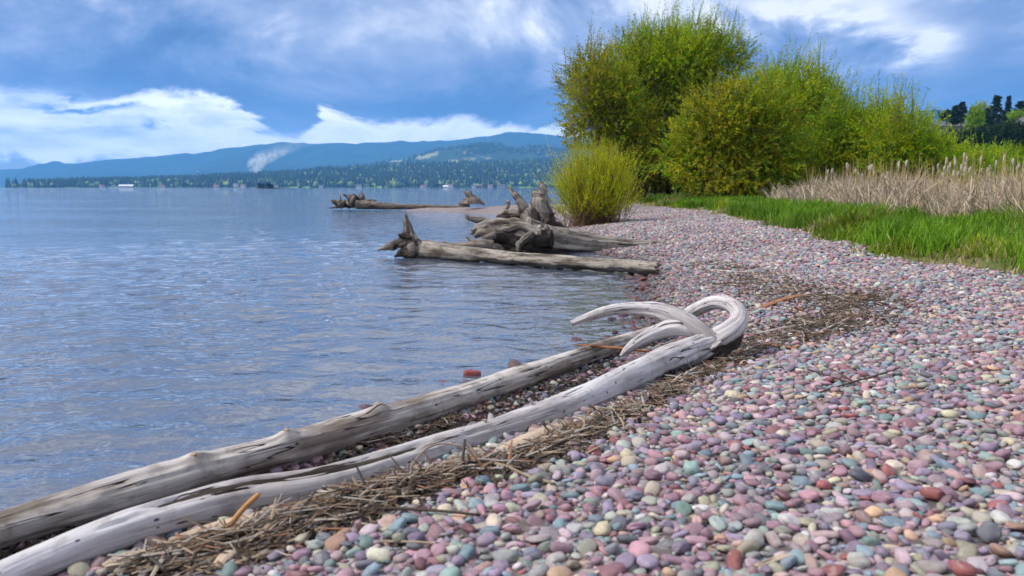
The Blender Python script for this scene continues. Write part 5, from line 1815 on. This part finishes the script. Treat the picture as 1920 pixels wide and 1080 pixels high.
stick('thin dark stem lying across the gravel near the slim log', [(1310, 536), (1390, 535, 0.008), (1470, 533, 0.004)], [0.005, 0.005, 0.004], M_TWIG_DARK, seed=17, group=G_ST)
# stick lying over the rear log
W = [at_d(a, b, dB + c) for a, b, c in ((1074, 646, 0.30), (1120, 649, 0.22), (1180, 655, 0.12), (1240, 662, 0.10))]
tag(tube_obj('stick', Tube(W, [0.006, 0.012, 0.012, 0.007], 8, 8, 0.2, 0.1, 9, 20, flat=0.6), M_BARK_RED, None, W[1]), 'dark red brown stick lying across the rear log under the fork', 'stick', G_ST)
for k, (lb, pts, rad, mt) in enumerate((('pale wedge of wood at the bottom edge under the logs', [(195, 1075), (240, 1062, 0.01), (300, 1052, 0.008)], [0.02, 0.026, 0.012], M_BOARD),
                                        ('grey bark chunk at the bottom edge below the split board', [(240, 1078), (290, 1066, 0.006), (335, 1062, 0.004)], [0.018, 0.026, 0.014], M_WOOD_GREY),
                                        ('dark flat bark chunk at the bottom edge', [(345, 1074), (385, 1068, 0.008), (420, 1068, 0.005)], [0.018, 0.022, 0.014], M_WOOD_GREY),
                                        ('pinkish wood chunk at the bottom edge near the front pebbles', [(405, 1078), (425, 1064, 0.014), (440, 1056, 0.014)], [0.014, 0.02, 0.014], M_BOARD))):
    stick(lb, pts, rad, mt, 'wood_chunk', 'driftwood', 0.5, 10, 30 + k, group=G_ST, ragged=0.01)

# red stones standing out of the water behind the rear log
for k, (px, py, s, lb) in enumerate(((886, 702, 0.046, 'larger wet red stone just behind the rear log'), (832, 717, 0.034, 'smaller wet red stone behind the rear log'), (1236, 690, 0.030, 'purple grey stone between the two logs'))):
    g = at_z(px, py, 0.0) if k < 2 else on_ground(1110, 712)
    me, zz = pebble_mesh(40 + k, 3, M_PEB_O)
    o = bpy.data.objects.new('stone', me)
    o.location = (g[0], g[1], g[2] - (0.004 if k < 2 else -0.006))
    o.scale = (s, s * 0.8, s * 1.1)
    o.rotation_euler = (0.1, 0.1, k * 1.3)
    o.color = ((0.26, 0.05, 0.05, 1), (0.20, 0.045, 0.06, 1), (0.24, 0.24, 0.32, 1))[k]
    col.objects.link(o)
    tag(o, lb, 'stone')

# wrack: straw and splinters nobody could count
wr2 = np.random.default_rng(66)


def wrack(path, width, n, lmin, lmax, lay=0.03):
    W = np.array([on_ground(a, b) for a, b in path])
    C = catmull(W, 24)
    k = wr2.integers(0, len(C) - 1, n)
    f = wr2.uniform(0, 1, n)[:, None]
    c = C[k] * (1 - f) + C[k + 1] * f
    tg = norm(C[np.minimum(k + 2, len(C) - 1)] - C[np.maximum(k - 1, 0)])
    wd = np.interp(k, np.linspace(0, len(C), len(width)), width)
    sd = np.stack([tg[:, 1], -tg[:, 0], 0 * tg[:, 0]], -1)
    off = wr2.normal(0, 0.5, n) * wd
    P = c + sd * off[:, None]
    P[:, 2] = H(P[:, 0], P[:, 1]) + 0.016 + lay * np.clip(1 - np.abs(off) / wd, 0, 1) * wr2.uniform(0, 1, n)
    keepw = (vnoise(P * np.array([5.0, 5.0, 0]) + 3) > -0.15) | (wr2.random(n) < 0.35)
    P, tg = P[keepw], tg[keepw]
    n = len(P)
    d = norm(tg + wr2.normal(0, 0.65, (n, 3)) * np.array([1, 1, 0.22]))
    L = np.exp(wr2.uniform(math.log(lmin), math.log(lmax), n))
    return P, d, L


def straws(P, d, L, wid):
    """bent, slightly flattened four-sided splinters"""
    n = len(P)
    a = norm(np.cross(d, np.array([0, 0, 1.0]) + 0 * d))
    b = np.cross(a, d)
    bend = wr2.normal(0, 0.10, (n, 3)) * np.array([1, 1, 0.3])
    Vs = []
    for tt, s in ((-0.5, 0.7), (0.0, 1.0), (0.5, 0.45)):
        c = P + d * (L * tt)[:, None] + bend * (L * (0.25 - tt * tt) * 2)[:, None]
        for sx, sy in ((1, 0), (0, 0.45), (-1, 0), (0, -0.45)):
            Vs.append(c + a * (wid * s * sx)[:, None] + b * (wid * s * sy)[:, None])
    V = np.stack(Vs, 1).reshape(-1, 3)
    base = (np.arange(n) * 12)[:, None]
    Q = []
    for lv in range(2):
        for q in range(4):
            Q.append(base + np.array([lv * 4 + q, lv * 4 + (q + 1) % 4, lv * 4 + 4 + (q + 1) % 4, lv * 4 + 4 + q])[None])
    Q.append(base + np.array([3, 2, 1, 0])[None])
    Q.append(base + np.array([8, 9, 10, 11])[None])
    return V, np.concatenate(Q)


bits = [wrack([(260, 1085), (420, 1035), (560, 985), (690, 945), (800, 915)], [0.10, 0.13, 0.13, 0.08], 2600, 0.03, 0.17, 0.05),
        wrack([(780, 920), (900, 885), (1010, 855), (1100, 815), (1200, 770), (1290, 718), (1400, 665)], [0.09, 0.10, 0.09, 0.08, 0.09, 0.12], 2600, 0.03, 0.18, 0.03),
        wrack([(1380, 660), (1450, 640), (1530, 615), (1590, 590), (1590, 562)], [0.16, 0.30, 0.34, 0.30], 3000, 0.02, 0.15, 0.014),
        wrack([(1600, 570), (1530, 560), (1460, 545), (1410, 525), (1360, 505), (1300, 495)], [0.45, 0.50, 0.45, 0.40, 0.3], 2900, 0.03, 0.17, 0.012),
        wrack([(640, 850), (800, 815), (950, 765), (1100, 715)], [0.05, 0.06, 0.06], 260, 0.02, 0.08, 0.02)]
P = np.concatenate([b[0] for b in bits])
d = np.concatenate([b[1] for b in bits])
L = np.concatenate([b[2] for b in bits])
wid = np.clip(L * wr2.uniform(0.012, 0.05, len(L)), 0.0012, 0.006)
V, Q = straws(P, d, L, wid)
cc = pal(wr2, len(P), [(0.34, 0.25, 0.165), (0.22, 0.15, 0.095), (0.46, 0.38, 0.29), (0.12, 0.08, 0.055), (0.36, 0.32, 0.285), (0.28, 0.13, 0.07), (0.05, 0.038, 0.03)], (2.5, 4, 1.8, 4.5, 2.5, 1.3, 3.5))
g = mk('debris', V, [Q], M_STRAW, smooth=False, attrs={'col': ('FLOAT_COLOR', np.repeat(cc, 12, 0))})
tag(g, 'tangled wrack of dry reed, straw and splinters along the logs', 'debris', kind='stuff')
# dark rotted crumbs under the wrack, and darker ones painting shade between the logs
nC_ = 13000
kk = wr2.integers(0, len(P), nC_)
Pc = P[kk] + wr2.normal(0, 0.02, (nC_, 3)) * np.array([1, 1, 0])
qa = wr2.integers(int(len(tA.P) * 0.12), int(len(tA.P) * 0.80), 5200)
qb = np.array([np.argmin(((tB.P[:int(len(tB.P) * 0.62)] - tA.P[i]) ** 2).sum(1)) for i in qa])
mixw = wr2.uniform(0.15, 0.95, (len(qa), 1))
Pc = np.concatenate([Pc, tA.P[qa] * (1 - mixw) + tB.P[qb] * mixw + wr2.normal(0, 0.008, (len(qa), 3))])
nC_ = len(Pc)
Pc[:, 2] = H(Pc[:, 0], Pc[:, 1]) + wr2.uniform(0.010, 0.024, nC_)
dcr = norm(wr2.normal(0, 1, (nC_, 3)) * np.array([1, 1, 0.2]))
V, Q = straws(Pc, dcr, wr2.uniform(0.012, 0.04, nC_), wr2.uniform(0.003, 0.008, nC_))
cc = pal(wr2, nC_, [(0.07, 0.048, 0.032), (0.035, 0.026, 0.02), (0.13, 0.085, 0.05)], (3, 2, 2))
cc[-len(qa):] *= 0.4  # crumbs between the logs darkened to stand for the shade there
g = mk('bark_crumbs_and_gap_shade', V, [Q], M_STRAW, smooth=False, attrs={'col': ('FLOAT_COLOR', np.repeat(cc, 12, 0))})
tag(g, 'dark bark crumbs and rotted bits under the wrack, darker ones added as shade between the logs', 'debris', kind='stuff')

# ------------------------------------------------------------------ smoke
sp = at_d(478, 330, 2450)
mS, tS = material('smoke_volume')
tcs = tS.n('ShaderNodeTexCoord').outputs['Object']
ss = tS.n('ShaderNodeSeparateXYZ', i_0=tcs)
nz = tS.noise(tS.vmath('MULTIPLY', tcs, (0.040, 0.040, 0.045)), 1.0, 5.0, 0.62, 0.6)
hgt = ss.outputs[2]
lean_x = tS.math('MULTIPLY', tS.math('POWER', tS.math('MAXIMUM', tS.math('DIVIDE', hgt, 110.0), 0.0), 2.4), 175.0)
dx = tS.math('SUBTRACT', ss.outputs[0], lean_x)
wdt = tS.math('MULTIPLY_ADD', tS.math('MAXIMUM', hgt, 0.0), 0.70, 12.0)
q = tS.math('ADD', tS.math('POWER', tS.math('DIVIDE', tS.math('ABSOLUTE', dx), wdt), 2.0), tS.math('POWER', tS.math('DIVIDE', tS.math('ABSOLUTE', ss.outputs[1]), wdt), 2.0))
prof = tS.rng(q, 1.0, 0.0)
dens = tS.math('MULTIPLY', prof, tS.rng(nz, 0.42, 0.64))
fall = tS.math('MULTIPLY', tS.rng(hgt, 85.0, 10.0), 0.12)
dens = tS.math('MULTIPLY', dens, tS.math('ADD', fall, 0.005))
dens = tS.math('MULTIPLY', dens, tS.rng(hgt, 140.0, 80.0))
pv = tS.n('ShaderNodeVolumePrincipled')
pv.inputs['Color'].default_value = (1.0, 1.0, 1.0, 1)
pv.inputs['Anisotropy'].default_value = 0.0
tS.put(pv.inputs['Density'], dens)
finish(tS, None, vol=pv.outputs[0])
x0, x1, y0, y1, z0, z1 = -50, 330, -90, 90, 0, 140
V = [(x0, y0, z0), (x1, y0, z0), (x1, y1, z0), (x0, y1, z0), (x0, y0, z1), (x1, y0, z1), (x1, y1, z1), (x0, y1, z1)]
BOXF = [(3, 2, 1, 0), (4, 5, 6, 7), (0, 1, 5, 4), (1, 2, 6, 5), (2, 3, 7, 6), (3, 0, 4, 7)]
sm = mk('smoke', np.array(V, float) + sp, [BOXF], mS, None, sp, smooth=False)
tag(sm, 'white smoke plume rising from the far shore woods', 'smoke', kind='stuff')

# ------------------------------------------------------------------ haze
mZ, tZ = material('haze_air')
pv = tZ.n('ShaderNodeVolumePrincipled')
pv.inputs['Color'].default_value = (0.16, 0.49, 1.0, 1)
pv.inputs['Density'].default_value = 0.00014
pv.inputs['Anisotropy'].default_value = 0.0
finish(tZ, None, vol=pv.outputs[0])
V = [(-9500, -80, -7), (9500, -80, -7), (9500, 9500, -7), (-9500, 9500, -7), (-9500, -80, 640), (9500, -80, 640), (9500, 9500, 640), (-9500, 9500, 640)]
hz_o = mk('haze', V, [BOXF], mZ, smooth=False)
tag(hz_o, 'thin blue haze over the lake', kind='stuff')
